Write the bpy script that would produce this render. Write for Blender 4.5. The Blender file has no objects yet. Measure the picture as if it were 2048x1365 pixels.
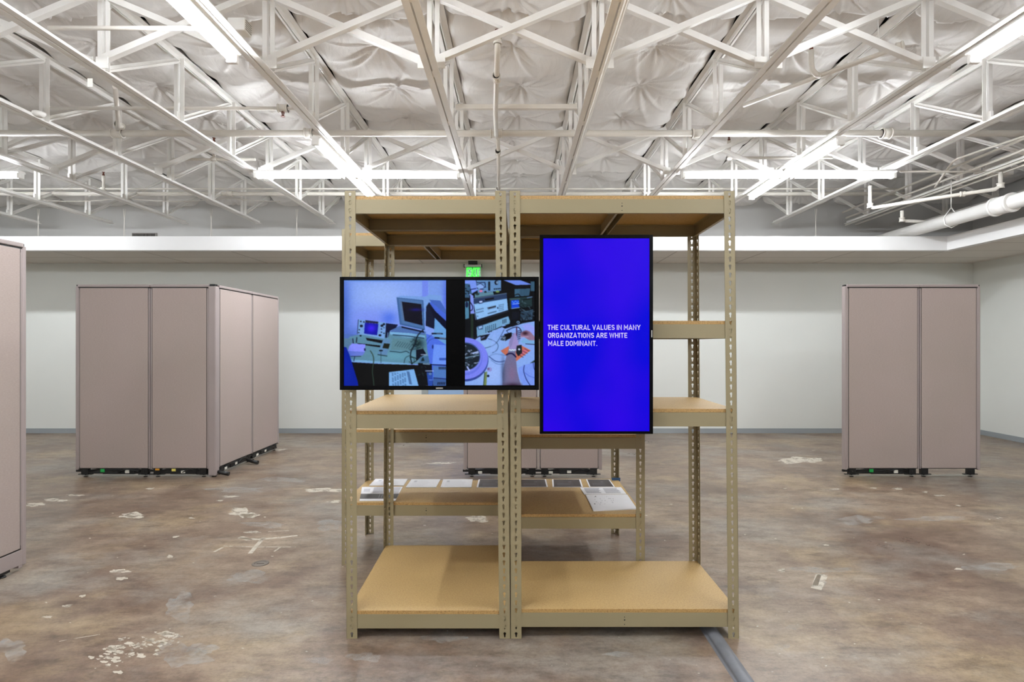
import bpy, math, random
import numpy as np
from mathutils import Vector, Matrix

rnd = random.Random(7)
scene = bpy.context.scene
COL = scene.collection

# ------------------------------------------------------------------ camera model
F, CX, CY, H = 1140.0, 1034.0, 688.0, 1.405


def X(px, Y):
    return (px - CX) * Y / F


def Z(py, Y):
    return H - (py - CY) * Y / F


def floor_at(px, py):
    Y = F * H / (py - CY)
    return (X(px, Y), Y)


cam_data = bpy.data.cameras.new('camera')
cam_data.sensor_width = 36.0
cam_data.lens = 36.0 * F / 2048.0
cam_data.shift_x = (1024.0 - CX) / 2048.0
cam_data.shift_y = (CY - 682.5) / 2048.0
cam_data.clip_start = 0.05
cam = bpy.data.objects.new('camera', cam_data)
COL.objects.link(cam)
cam.location = (0, 0, H)
cam.rotation_euler = (math.pi / 2, 0, 0)
scene.camera = cam

scene.view_settings.view_transform = 'Standard'
scene.view_settings.look = 'None'
scene.view_settings.exposure = 0.0
scene.view_settings.gamma = 1.0
scene.view_settings.use_curve_mapping = False
scene.cycles.use_denoising = True
scene.cycles.max_bounces = 10
scene.cycles.diffuse_bounces = 6
scene.cycles.glossy_bounces = 3
scene.cycles.caustics_reflective = False
scene.cycles.caustics_refractive = False
scene.cycles.sample_clamp_indirect = 6.0

world = bpy.data.worlds.new('room_air')
world.use_nodes = True
world.node_tree.nodes['Background'].inputs[0].default_value = (0.02, 0.02, 0.02, 1)
scene.world = world


# ------------------------------------------------------------------ colours and materials
def lin(c):
    return tuple(((v / 255.0) / 12.92 if v / 255.0 <= 0.04045 else ((v / 255.0 + 0.055) / 1.055) ** 2.4) for v in c)


def rgba(c):
    return (*lin(c), 1.0)


def mat(name, col, rough=0.6, metal=0.0, emit=None, strength=1.0):
    m = bpy.data.materials.new(name)
    m.use_nodes = True
    b = m.node_tree.nodes['Principled BSDF']
    b.inputs['Base Color'].default_value = rgba(col)
    b.inputs['Roughness'].default_value = rough
    b.inputs['Metallic'].default_value = metal
    if emit is not None:
        b.inputs['Emission Color'].default_value = rgba(emit)
        b.inputs['Emission Strength'].default_value = strength
    return m


class NT:
    """small helper around a material's node tree"""

    def __init__(self, m):
        self.t = m.node_tree
        self.b = self.t.nodes['Principled BSDF']

    def n(self, kind, **kw):
        nd = self.t.nodes.new(kind)
        for k, v in kw.items():
            setattr(nd, k, v)
        return nd

    def link(self, a, b):
        self.t.links.new(a, b)

    def pos(self, scale=(1, 1, 1), loc=(0, 0, 0)):
        g = self.n('ShaderNodeTexCoord')
        mp = self.n('ShaderNodeMapping')
        mp.inputs['Scale'].default_value = scale
        mp.inputs['Location'].default_value = loc
        self.link(g.outputs['Object'], mp.inputs['Vector'])
        return mp.outputs['Vector']

    def noise(self, vec, scale, detail=4, rough=0.55, dist=0.0):
        nd = self.n('ShaderNodeTexNoise')
        nd.inputs['Scale'].default_value = scale
        nd.inputs['Detail'].default_value = detail
        nd.inputs['Roughness'].default_value = rough
        nd.inputs['Distortion'].default_value = dist
        self.link(vec, nd.inputs['Vector'])
        return nd.outputs['Fac']

    def ramp(self, fac, stops):
        r = self.n('ShaderNodeValToRGB')
        e = r.color_ramp.elements
        while len(e) < len(stops):
            e.new(0.5)
        for el, (p, c) in zip(e, stops):
            el.position = p
            el.color = rgba(c) if len(c) == 3 else c
        self.link(fac, r.inputs['Fac'])
        return r.outputs['Color']

    def mix(self, fac, a, b, mode='MIX'):
        m = self.n('ShaderNodeMix', data_type='RGBA', blend_type=mode)
        if isinstance(fac, float):
            m.inputs[0].default_value = fac
        else:
            self.link(fac, m.inputs[0])
        for sock, v in ((m.inputs[6], a), (m.inputs[7], b)):
            if isinstance(v, tuple):
                sock.default_value = rgba(v) if len(v) == 3 else v
            else:
                self.link(v, sock)
        return m.outputs[2]

    def bump(self, h, strength=0.2, dist=0.01):
        bp = self.n('ShaderNodeBump')
        bp.inputs['Strength'].default_value = strength
        bp.inputs['Distance'].default_value = dist
        self.link(h, bp.inputs['Height'])
        self.link(bp.outputs['Normal'], self.b.inputs['Normal'])


def paint_mat(name, col, rough=0.5, var=8, scale=3.0):
    m = mat(name, col, rough)
    t = NT(m)
    f = t.noise(t.pos(), scale, 3)
    lo = tuple(max(0, c - var) for c in col)
    hi = tuple(min(255, c + var) for c in col)
    t.link(t.ramp(f, [(0.3, lo), (0.7, hi)]), t.b.inputs['Base Color'])
    return m


M = {}
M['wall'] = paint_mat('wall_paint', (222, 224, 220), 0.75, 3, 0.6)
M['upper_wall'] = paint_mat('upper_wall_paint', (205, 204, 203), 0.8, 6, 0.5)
M['fascia'] = paint_mat('fascia_paint', (232, 231, 231), 0.7, 2, 0.6)
M['baseboard'] = paint_mat('grey_vinyl', (150, 156, 160), 0.5, 4, 1.0)
M['deck'] = paint_mat('dark_roof_deck', (60, 56, 54), 0.9, 6, 2)
M['steel'] = paint_mat('white_joist_paint', (243, 241, 238), 0.45, 4, 4)
M['pipe'] = paint_mat('off_white_pipe_paint', (232, 227, 219), 0.45, 5, 5)
M['brass'] = mat('copper_head', (120, 70, 55), 0.45, 0.6)
M['tan'] = paint_mat('tan_shelf_paint', (150, 138, 108), 0.42, 3, 2)
M['frame'] = paint_mat('taupe_frame_paint', (160, 148, 146), 0.42, 3, 2)
M['black'] = mat('black_plastic', (16, 16, 17), 0.45)
M['bezel'] = mat('black_bezel', (6, 6, 8), 0.25)
M['bezel'].node_tree.nodes['Principled BSDF'].inputs['Specular IOR Level'].default_value = 0.08
M['tv_back'] = mat('dark_tv_shell', (22, 22, 24), 0.5)
M['metal'] = mat('brushed_grey', (190, 188, 184), 0.35, 0.7)
M['green'] = mat('green_plastic', (20, 150, 70), 0.5)
M['yellow'] = mat('yellow_plastic', (235, 220, 110), 0.5)
M['orange'] = mat('orange_plastic', (235, 165, 50), 0.5)
M['tag'] = mat('white_sticker', (225, 222, 212), 0.6)
M['blue_tape'] = mat('blue_tape', (45, 80, 120), 0.6)
M['paper'] = paint_mat('white_paper', (238, 238, 242), 0.7, 2, 8)
M['print_dark'] = mat('dark_print', (62, 58, 58), 0.45)
M['print_grey'] = mat('grey_print', (150, 150, 158), 0.7)
M['print_light'] = mat('pale_print', (205, 205, 212), 0.7)
M['door'] = paint_mat('pale_blue_door', (150, 178, 215), 0.4, 4, 1)
M['door_frame'] = paint_mat('grey_door_frame', (158, 164, 164), 0.5, 3, 1)
M['diffuser'] = mat('lit_lamp_lens', (250, 250, 250), 0.4, emit=(246, 251, 255), strength=98.0)
M['hose'] = paint_mat('grey_rubber', (112, 114, 120), 0.5, 10, 9)
M['drain'] = mat('drain_metal', (120, 112, 104), 0.5, 0.5)
M['exit_green'] = mat('lit_green_letters', (10, 200, 30), 0.4, emit=(70, 255, 70), strength=1.2)
M['grille'] = mat('grille_grey', (150, 145, 140), 0.6)
M['dark_slot'] = mat('dark_slot', (40, 38, 37), 0.9)

# clear edge-lit exit panel
m = mat('clear_green_panel', (90, 190, 120), 0.15)
b = m.node_tree.nodes['Principled BSDF']
b.inputs['Transmission Weight'].default_value = 0.75
b.inputs['Emission Color'].default_value = rgba((0, 220, 60))
b.inputs['Emission Strength'].default_value = 0.16
M['exit_panel'] = m

# particle board
def board_mat(name, top, speck):
    m = mat(name, top, 0.55)
    t = NT(m)
    v = t.pos()
    f1 = t.noise(v, 130, 3, 0.7)
    f2 = t.noise(v, 5, 3)
    c = t.ramp(f1, [(0.32, speck), (0.5, top), (0.72, tuple(min(255, x + 16) for x in top))])
    c2 = t.mix(0.35, c, t.ramp(f2, [(0.3, tuple(int(x * .93) for x in top)), (0.7, top)]))
    t.link(c2, t.b.inputs['Base Color'])
    return m


M['board'] = board_mat('particle_board_face', (186, 155, 103), (160, 127, 79))
M['board_edge'] = board_mat('particle_board_edge', (182, 146, 92), (124, 90, 50))

# woven cubicle cloth
m = mat('woven_taupe_cloth', (172, 158, 151), 0.95)
t = NT(m)
v = t.pos((1, 1, 4.5))
f = t.noise(v, 60, 5, 0.65)
f2 = t.noise(t.pos(), 1.3, 2)
c = t.ramp(f, [(0.3, (161, 147, 140)), (0.5, (170, 156, 150)), (0.72, (181, 168, 161))])
c = t.mix(0.3, c, t.ramp(f2, [(0.3, (162, 150, 142)), (0.7, (176, 158, 155))]))
t.link(c, t.b.inputs['Base Color'])
t.bump(f, 0.3, 0.003)
M['cloth'] = m

# insulation facing
m = mat('white_vinyl_facing', (238, 236, 234), 0.55)
t = NT(m)
f = t.noise(t.pos((1, 1, 1)), 1.6, 4)
t.link(t.ramp(f, [(0.3, (232, 229, 227)), (0.7, (242, 240, 238))]), t.b.inputs['Base Color'])
f2 = t.noise(t.pos((1, 0.35, 1)), 9, 4, 0.5, 0.8)
t.bump(f2, 0.35, 0.03)
M['vinyl'] = m

# suspended tile soffit
m = mat('ceiling_tile', (214, 208, 200), 0.9)
t = NT(m)
br = t.n('ShaderNodeTexBrick', offset=0.0)
br.inputs['Color1'].default_value = rgba((214, 208, 200))
br.inputs['Color2'].default_value = rgba((208, 202, 194))
br.inputs['Mortar'].default_value = rgba((176, 168, 160))
br.inputs['Scale'].default_value = 1.0
br.inputs['Mortar Size'].default_value = 0.011
br.inputs['Brick Width'].default_value = 1.22
br.inputs['Row Height'].default_value = 0.61
t.link(t.pos((1, 1, 1), (0.25, 0.2, 0)), br.inputs['Vector'])
t.link(br.outputs['Color'], t.b.inputs['Base Color'])
M['tile'] = m

# stained, sealed concrete
m = mat('sealed_brown_concrete', (140, 122, 108), 0.4)
t = NT(m)
v = t.pos()
big = t.noise(v, 0.9, 9, 0.66)
tanf = t.noise(t.pos((1, 1.2, 1), (3.1, 1.7, 0)), 1.1, 9, 0.68)
greyf = t.noise(t.pos((1, 1.3, 1), (20, 11, 0)), 1.0, 9, 0.68)
darkf = t.noise(t.pos((1, 1.4, 1), (7, 31, 0)), 1.7, 9, 0.7)
fine = t.noise(t.pos((.7, 1.5, 1), (9, 4, 0)), 6, 10, 0.82)
grain = t.noise(v, 55, 5, 0.85)
c = t.ramp(big, [(0.38, (116, 97, 86)), (0.5, (146, 128, 114)), (0.62, (168, 152, 136))])
tm = t.ramp(tanf, [(0.50, (0, 0, 0)), (0.63, (190, 190, 190))])
c = t.mix(tm, c, (184, 165, 134))
gm = t.ramp(greyf, [(0.49, (0, 0, 0)), (0.63, (205, 205, 205))])
c = t.mix(gm, c, (160, 157, 154))
dm = t.ramp(darkf, [(0.51, (0, 0, 0)), (0.64, (205, 205, 205))])
c = t.mix(dm, c, (110, 88, 76))
fr = t.ramp(fine, [(0.36, (158, 152, 148)), (0.5, (226, 224, 222)), (0.62, (255, 255, 255))])
c = t.mix(0.8, c, fr, 'MULTIPLY')
gr = t.ramp(grain, [(0.32, (200, 198, 196)), (0.5, (244, 244, 244)), (0.66, (255, 255, 255))])
c = t.mix(0.75, c, gr, 'MULTIPLY')
c = t.mix(1.0, c, (255, 252, 246), 'MULTIPLY')
t.link(c, t.b.inputs['Base Color'])
rr = t.ramp(big, [(0.3, (140, 140, 140)), (0.7, (175, 175, 175))])
t.link(rr, t.b.inputs['Roughness'])
t.b.inputs['Specular IOR Level'].default_value = 0.35
t.bump(fine, 0.15, 0.004)
M['floor'] = m

# worn white paint and a painted reflection on the floor: patchy edges
m = mat('worn_paint_and_glint', (214, 205, 189), 0.55)
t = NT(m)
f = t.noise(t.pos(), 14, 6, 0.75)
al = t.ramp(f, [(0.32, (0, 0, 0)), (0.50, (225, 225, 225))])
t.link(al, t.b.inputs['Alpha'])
M['stain_and_glint'] = m
m = mat('grey_scuff_and_glint_film', (205, 208, 206), 0.6)  # scuffs, plus one spot painted as a floor reflection
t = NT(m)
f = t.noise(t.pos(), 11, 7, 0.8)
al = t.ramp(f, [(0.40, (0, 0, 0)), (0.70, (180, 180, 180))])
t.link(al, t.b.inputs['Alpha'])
M['scuff_and_glint'] = m


# ------------------------------------------------------------------ mesh building
class MB:
    def __init__(self):
        self.v, self.f, self.mi, self.sm = [], [], [], []

    def add(self, verts, faces, mi=0, smooth=False):
        o = len(self.v)
        self.v += [tuple(p) for p in verts]
        for f in faces:
            self.f.append(tuple(i + o for i in f))
            self.mi.append(mi)
            self.sm.append(smooth)
        return self

    def box(self, x0, x1, y0, y1, z0, z1, mi=0):
        vs = [(x0, y0, z0), (x1, y0, z0), (x1, y1, z0), (x0, y1, z0), (x0, y0, z1), (x1, y0, z1), (x1, y1, z1), (x0, y1, z1)]
        return self.hexa(vs, mi)

    def hexa(self, vs, mi=0, top=None):
        fs = [(0, 3, 2, 1), (4, 5, 6, 7), (0, 1, 5, 4), (1, 2, 6, 5), (2, 3, 7, 6), (3, 0, 4, 7)]
        o = len(self.v)
        self.v += [tuple(p) for p in vs]
        for k, f in enumerate(fs):
            self.f.append(tuple(i + o for i in f))
            self.mi.append(top if (top is not None and k < 2) else mi)
            self.sm.append(False)
        return self

    def bar(self, p, q, w, h, mi=0, up=(0, 0, 1)):
        """rectangular bar from p to q, w across, h along the up side"""
        p, q = Vector(p), Vector(q)
        d = (q - p).normalized()
        u = Vector(up)
        s = d.cross(u)
        if s.length < 1e-4:
            s = d.cross(Vector((1, 0, 0)))
        s.normalize()
        u = s.cross(d).normalized()
        s *= w / 2
        u = u * (h / 2)
        vs = [p - s - u, p + s - u, q + s - u, q - s - u, p - s + u, p + s + u, q + s + u, q - s + u]
        return self.hexa(vs, mi)

    def angle(self, p, q, w, th, up, side, mi=0):
        """L-section from p to q with legs along up and side"""
        p, q = Vector(p), Vector(q)
        u, s = Vector(up).normalized(), Vector(side).normalized()
        pts = [(0, 0), (w, 0), (w, th), (th, th), (th, w), (0, w)]
        a = [p + s * x + u * y for x, y in pts]
        c = [q + s * x + u * y for x, y in pts]
        n = len(pts)
        fs = [(i, (i + 1) % n, (i + 1) % n + n, i + n) for i in range(n)]
        fs += [(0, 1, 2, 3), (0, 3, 4, 5), (n, n + 3, n + 2, n + 1), (n, n + 5, n + 4, n + 3)]
        return self.add(a + c, fs, mi)

    def tube(self, pts, r, n=12, mi=0, caps=True):
        pts = [Vector(p) for p in pts]
        rings = []
        ref = None
        for i, p in enumerate(pts):
            if i == 0:
                d = pts[1] - pts[0]
            elif i == len(pts) - 1:
                d = pts[-1] - pts[-2]
            else:
                d = (pts[i + 1] - p).normalized() + (p - pts[i - 1]).normalized()
            d.normalize()
            if ref is None:
                ref = Vector((0, 0, 1)) if abs(d.z) < 0.9 else Vector((1, 0, 0))
            s = d.cross(ref).normalized()
            u = s.cross(d).normalized()
            ref = u
            rr = r[i] if isinstance(r, (list, tuple)) else r
            rings.append([p + (s * math.cos(a) + u * math.sin(a)) * rr for a in [2 * math.pi * k / n for k in range(n)]])
        o = len(self.v)
        for ring in rings:
            self.v += [tuple(p) for p in ring]
        for i in range(len(rings) - 1):
            for k in range(n):
                a, c = o + i * n + k, o + i * n + (k + 1) % n
                self.f.append((a, c, c + n, a + n))
                self.mi.append(mi)
                self.sm.append(True)
        if caps:
            self.f.append(tuple(o + k for k in reversed(range(n))))
            self.f.append(tuple(o + (len(rings) - 1) * n + k for k in range(n)))
            self.mi += [mi, mi]
            self.sm += [False, False]
        return self

    def build(self, name, mats, parent=None, loc=None, rot=None):
        me = bpy.data.meshes.new(name)
        me.from_pydata(self.v, [], self.f)
        mats = mats if isinstance(mats, (list, tuple)) else [mats]
        for mm in mats:
            me.materials.append(mm)
        me.polygons.foreach_set('material_index', self.mi)
        me.polygons.foreach_set('use_smooth', self.sm)
        me.update()
        o = bpy.data.objects.new(name, me)
        COL.objects.link(o)
        if parent is not None:
            o.parent = parent
        if loc is not None:
            o.location = loc
        if rot is not None:
            o.rotation_euler = rot
        return o


def rounded(o, w=0.003, seg=2):
    md = o.modifiers.new('soft_edges', 'BEVEL')
    md.width = w
    md.segments = seg
    md.limit_method = 'ANGLE'
    md.angle_limit = math.radians(50)
    return o


def tag(o, label, cat, group=None, kind=None):
    o['label'] = label
    o['category'] = cat
    if group:
        o['group'] = group
    if kind:
        o['kind'] = kind
    return o


def thing(name, label, cat, loc=(0, 0, 0), rz=0.0, group=None, kind=None):
    o = bpy.data.objects.new(name, None)
    COL.objects.link(o)
    o.location = loc
    o.rotation_euler = (0, 0, rz)
    o.empty_display_size = 0.1
    return tag(o, label, cat, group, kind)


def struct(o, label):
    o['kind'] = 'structure'
    o['label'] = label
    return o


def child(src, parent, loc=None, rot=None):
    c = src.copy()
    COL.objects.link(c)
    c.parent = parent
    if loc is not None:
        c.location = loc
    if rot is not None:
        c.rotation_euler = rot
    return c


# ------------------------------------------------------------------ the room
XL, XR, XRU = -9.6, 7.164, 7.95
YB, YBU, YF = 8.95, 9.95, -6.0
ZS, ZT, ZR = 2.669, 2.854, 4.22
YS, XS = 7.68, 5.795

g = MB().box(XL - .2, XRU + .2, YF - .2, YBU + .2, -0.12, 0.0)
floor = g.build('floor', M['floor'])
struct(floor, 'stained and sealed brown concrete floor')
g = MB().box(XL - .2, XRU + .2, YF - .2, YBU + .2, ZR, ZR + .1)
ceiling = g.build('ceiling', M['deck'])
struct(ceiling, 'dark roof deck under white quilted insulation')
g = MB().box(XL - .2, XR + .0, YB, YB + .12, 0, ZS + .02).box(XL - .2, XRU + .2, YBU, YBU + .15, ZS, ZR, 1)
struct(g.build('wall_back', [M['wall'], M['upper_wall']]), 'white gallery wall behind the shelves')
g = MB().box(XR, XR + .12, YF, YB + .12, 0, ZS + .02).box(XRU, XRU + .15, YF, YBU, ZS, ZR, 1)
struct(g.build('wall_right', [M['wall'], M['upper_wall']]), 'white side wall beyond the double cubicle divider')
struct(MB().box(XL - .15, XL, YF, YBU, 0, ZR).build('wall_left', M['wall']), 'white side wall out of view')
struct(MB().box(XL, XRU, YF - .15, YF, 0, ZR).build('wall_front', M['wall']), 'white wall behind the viewer')
# dropped tile soffit along the back and the side wall
g = MB().box(XL, XRU, YS + .02, YBU, ZS, ZS + .1)
struct(g.build('ceiling_soffit_back', M['tile']), 'grey tiled soffit along the back wall')
g = MB().box(XS + .02, XRU, YF, YS + .02, ZS, ZS + .1)
struct(g.build('ceiling_soffit_right', M['tile']), 'grey tiled soffit along the side wall')
g = MB().box(XL, XS + .1, YS, YS + .1, ZS - .004, ZT)
struct(g.build('trim_1', M['fascia']), 'bright white fascia of the back soffit')
g = MB().box(XS, XS + .1, YF, YS, ZS - .004, ZT)
struct(g.build('trim_2', M['fascia']), 'white fascia of the side soffit')
g = MB().box(XL, XR, YB - .008, YB, 0, .076)
struct(g.build('baseboard_back', M['baseboard']), 'grey vinyl base along the back wall')
g = MB().box(XR - .008, XR, YF, YB - .008, 0, .076)
struct(g.build('baseboard_right', M['baseboard']), 'grey vinyl base along the side wall')

# door under the exit sign
dx0, dx1 = X(857, YB), X(857, YB) + .92
g = MB().box(dx0, dx1, YB - .03, YB - .004, .01, 2.08)
dr = g.build('door_1', M['door'])
struct(dr, 'pale blue door in the back wall behind the shelves')
g = MB().box(dx0 - .1, dx0, YB - .05, YB - .001, 0, 2.18).box(dx1, dx1 + .1, YB - .05, YB - .001, 0, 2.18)
g.box(dx0, dx1, YB - .05, YB - .001, 2.08, 2.18)
g.build('door_frame', M['door_frame'], dr)
g = MB().tube([(dx1 - .07, YB - .03, 1.0), (dx1 - .07, YB - .08, 1.0), (dx1 - .19, YB - .08, 1.0)], .011)
g.build('door_handle', M['metal'], dr)

# floor drain cap
c = floor_at(521, 1128)
n = 28
g = MB()
ring = lambda r, z: [(r * math.cos(2 * math.pi * k / n), r * math.sin(2 * math.pi * k / n), z) for k in range(n)]
g.add(ring(.052, 0) + ring(.05, .004) + ring(.038, .004) + ring(.036, .001), [(a * n + k, a * n + (k + 1) % n, (a + 1) * n + (k + 1) % n, (a + 1) * n + k) for a in range(3) for k in range(n)] + [tuple(3 * n + k for k in range(n))])
g.box(-.024, .024, -.004, .004, .001, .004)
o = g.build('floor_drain_cap', M['drain'], loc=(c[0], c[1], 0))
tag(o, 'small round metal cap set in the concrete floor', 'drain cap')

# ---- white paint remains, scuffs and one painted reflection on the floor
def blob(g, px, py, w, h, n=30, rough=0.3, seed=0, z=0.0006, mi=0):
    r = random.Random(seed)
    ph = [r.uniform(0, 6.28) for _ in range(6)]
    pts = []
    for k in range(n):
        a = 2 * math.pi * k / n
        rad = 1 + rough * (math.sin(2 * a + ph[0]) * .5 + math.sin(3 * a + ph[1]) * .4 + math.sin(5 * a + ph[2]) * .4 + math.sin(9 * a + ph[3]) * .3)
        x, y = floor_at(px + math.cos(a) * rad * w / 2, py + math.sin(a) * rad * h / 2)
        pts.append((x, y, z))
    cx, cy = floor_at(px, py)
    g.add(pts + [(cx, cy, z)], [(k, n, (k + 1) % n) for k in range(n)], mi)


def streak(g, pts, w, z=0.0008):
    """painted line through pixel points, w in metres"""
    P = [Vector((*floor_at(*p), z)) for p in pts]
    for a, c in zip(P, P[1:]):
        d = (c - a).normalized()
        s = Vector((-d.y, d.x, 0)) * w / 2
        g.add([a - s, c - s, c + s, a + s], [(0, 1, 2, 3)])


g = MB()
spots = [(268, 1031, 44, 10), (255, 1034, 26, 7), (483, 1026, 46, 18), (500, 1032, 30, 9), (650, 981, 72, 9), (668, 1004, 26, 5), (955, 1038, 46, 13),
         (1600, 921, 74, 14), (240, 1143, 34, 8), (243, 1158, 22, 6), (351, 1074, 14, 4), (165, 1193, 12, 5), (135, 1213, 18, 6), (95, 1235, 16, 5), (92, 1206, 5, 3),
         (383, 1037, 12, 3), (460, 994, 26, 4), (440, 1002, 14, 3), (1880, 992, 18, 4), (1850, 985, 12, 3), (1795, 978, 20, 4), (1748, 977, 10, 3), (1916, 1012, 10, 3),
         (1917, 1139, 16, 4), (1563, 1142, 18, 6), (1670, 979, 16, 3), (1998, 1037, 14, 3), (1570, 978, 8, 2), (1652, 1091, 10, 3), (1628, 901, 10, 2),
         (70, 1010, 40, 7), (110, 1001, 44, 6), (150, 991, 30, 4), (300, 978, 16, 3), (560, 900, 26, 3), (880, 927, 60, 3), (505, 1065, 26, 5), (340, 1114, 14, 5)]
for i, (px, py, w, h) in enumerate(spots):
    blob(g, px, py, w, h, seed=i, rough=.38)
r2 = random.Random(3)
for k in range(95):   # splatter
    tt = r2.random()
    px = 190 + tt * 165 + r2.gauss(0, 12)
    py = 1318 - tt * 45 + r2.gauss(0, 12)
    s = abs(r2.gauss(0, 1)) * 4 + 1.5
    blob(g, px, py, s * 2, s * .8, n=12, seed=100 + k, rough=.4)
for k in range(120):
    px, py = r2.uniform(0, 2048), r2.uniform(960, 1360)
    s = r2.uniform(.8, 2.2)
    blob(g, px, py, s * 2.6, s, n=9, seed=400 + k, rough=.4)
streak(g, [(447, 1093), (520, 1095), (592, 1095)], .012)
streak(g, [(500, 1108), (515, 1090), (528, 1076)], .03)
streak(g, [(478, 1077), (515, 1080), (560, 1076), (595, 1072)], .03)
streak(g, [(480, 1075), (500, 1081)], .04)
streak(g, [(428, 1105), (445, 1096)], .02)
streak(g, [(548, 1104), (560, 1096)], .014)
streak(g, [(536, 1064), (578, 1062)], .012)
streak(g, [(1646, 1150), (1632, 1179)], .055)  # this streak and the next paint a bright reflection onto the floor
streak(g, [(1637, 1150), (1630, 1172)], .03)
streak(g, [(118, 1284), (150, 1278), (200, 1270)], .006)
o = g.build('paint_stain_and_glint', M['stain_and_glint'], floor)
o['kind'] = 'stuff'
o['label'] = 'worn white paint marks and a painted reflection'
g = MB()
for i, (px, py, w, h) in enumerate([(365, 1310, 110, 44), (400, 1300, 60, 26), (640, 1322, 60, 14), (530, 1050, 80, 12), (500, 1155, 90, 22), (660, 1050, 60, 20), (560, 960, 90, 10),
                                    (1640, 1165, 26, 24), (1588, 1254, 30, 12), (1565, 1293, 26, 14), (1720, 1040, 90, 16), (1870, 1038, 120, 10), (1980, 1135, 120, 14), (1640, 1140, 120, 12),  # first spot here paints part of a floor reflection
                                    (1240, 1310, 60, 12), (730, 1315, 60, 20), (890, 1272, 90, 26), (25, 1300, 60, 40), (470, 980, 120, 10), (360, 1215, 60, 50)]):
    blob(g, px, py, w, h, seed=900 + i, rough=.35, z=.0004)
o = g.build('floor_scuff_and_glint', M['scuff_and_glint'], floor)
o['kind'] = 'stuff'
o['label'] = 'pale grey scuffed haze and a painted reflection on the concrete'

# ------------------------------------------------------------------ roof joists, insulation, braces
ZJ = 3.395                      # underside of the bottom chords
ZTOP = 3.93
JX = [-0.62 + 1.22 * k for k in range(-6, 7)]
NODES = [1.40 + 0.94 * k for k in range(9)]     # panel points
ORD = ['first', 'second', 'third', 'fourth', 'fifth', 'sixth', 'seventh', 'eighth', 'ninth', 'tenth', 'eleventh', 'twelfth', 'thirteenth']
JL = {0: 'white roof joist nearest the far left wall, only its end in view',
      1: 'second white roof joist from the left, ending above the soffit',
      2: 'third white roof joist from the left, beside the short cross lamp at the edge',
      3: 'fourth white roof joist from the left, crossing over the four-panel cubicle divider',
      4: 'fifth white roof joist from the left, meeting the outer end of the long cross lamp',
      5: 'sixth white roof joist from the left, with lamps hung along its left flank',
      6: 'bare tan-shaded roof joist with a dark slot, over the landscape screen',
      7: 'roof joist with a thin conduit clipped under it, over the upright blue screen',
      8: 'ninth white roof joist, over the outer post of the front shelving, no lamp on it',
      9: 'white roof joist with lamps hung along its right flank',
      10: 'eleventh white roof joist from the left, over the double cubicle divider',
      11: 'white roof joist carrying the bundle of conduits near the big white pipe',
      12: 'last white roof joist, in the dim roof corner above the big white pipe'}
ch = MB()
for s in (-1, 1):
    ch.angle((s * .006, YF + .1, ZJ), (s * .006, 9.46, ZJ), .046, .006, (0, 0, 1), (s, 0, 0))
for yy in NODES:
    ch.box(-.012, .012, yy - .05, yy + .05, ZJ + .006, ZJ + .1)
tc = MB()
for s in (-1, 1):
    tc.angle((s * .006, YF + .1, ZTOP + .08), (s * .006, YBU, ZTOP + .08), .05, .006, (0, 0, -1), (s, 0, 0))
wv = MB()
for s in (-1, 1):
    wv.angle((s * .012, 0, ZJ + .03), (s * .012, 0, ZTOP + .06), .034, .005, (0, 1, 0), (s, 0, 0))
wd = MB()
wd.bar((0, .02, ZJ + .04), (0, .92, ZTOP + .02), .05, .012).bar((0, .02, ZJ + .05), (0, .92, ZTOP + .03), .012, .045)
protos = None
for k, x in enumerate(JX):
    r = thing('roof_joist', JL[k], 'roof joist', (x, 0, 0), 0, 'roof joists')
    if protos is None:
        a = ch.build('bottom_chord', M['steel'], r)
        c = tc.build('top_chord', M['steel'], r)
        v = wv.build('web_post', M['steel'], r, (0, NODES[0], 0))
        d = wd.build('web_diagonal', M['steel'], r, (0, NODES[0], 0))
        protos = (a, c, v, d)
        start = 1
    else:
        child(protos[0], r)
        child(protos[1], r)
        start = 0
    first_vis = max(0.0, abs(x) * .9)
    for yy in NODES[start:]:
        if yy < min(3.0, 3.0) and yy > NODES[0] + .01:
            pass
        child(protos[2], r, (0, yy, 0))
        child(protos[3], r, (0, yy, 0))

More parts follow.
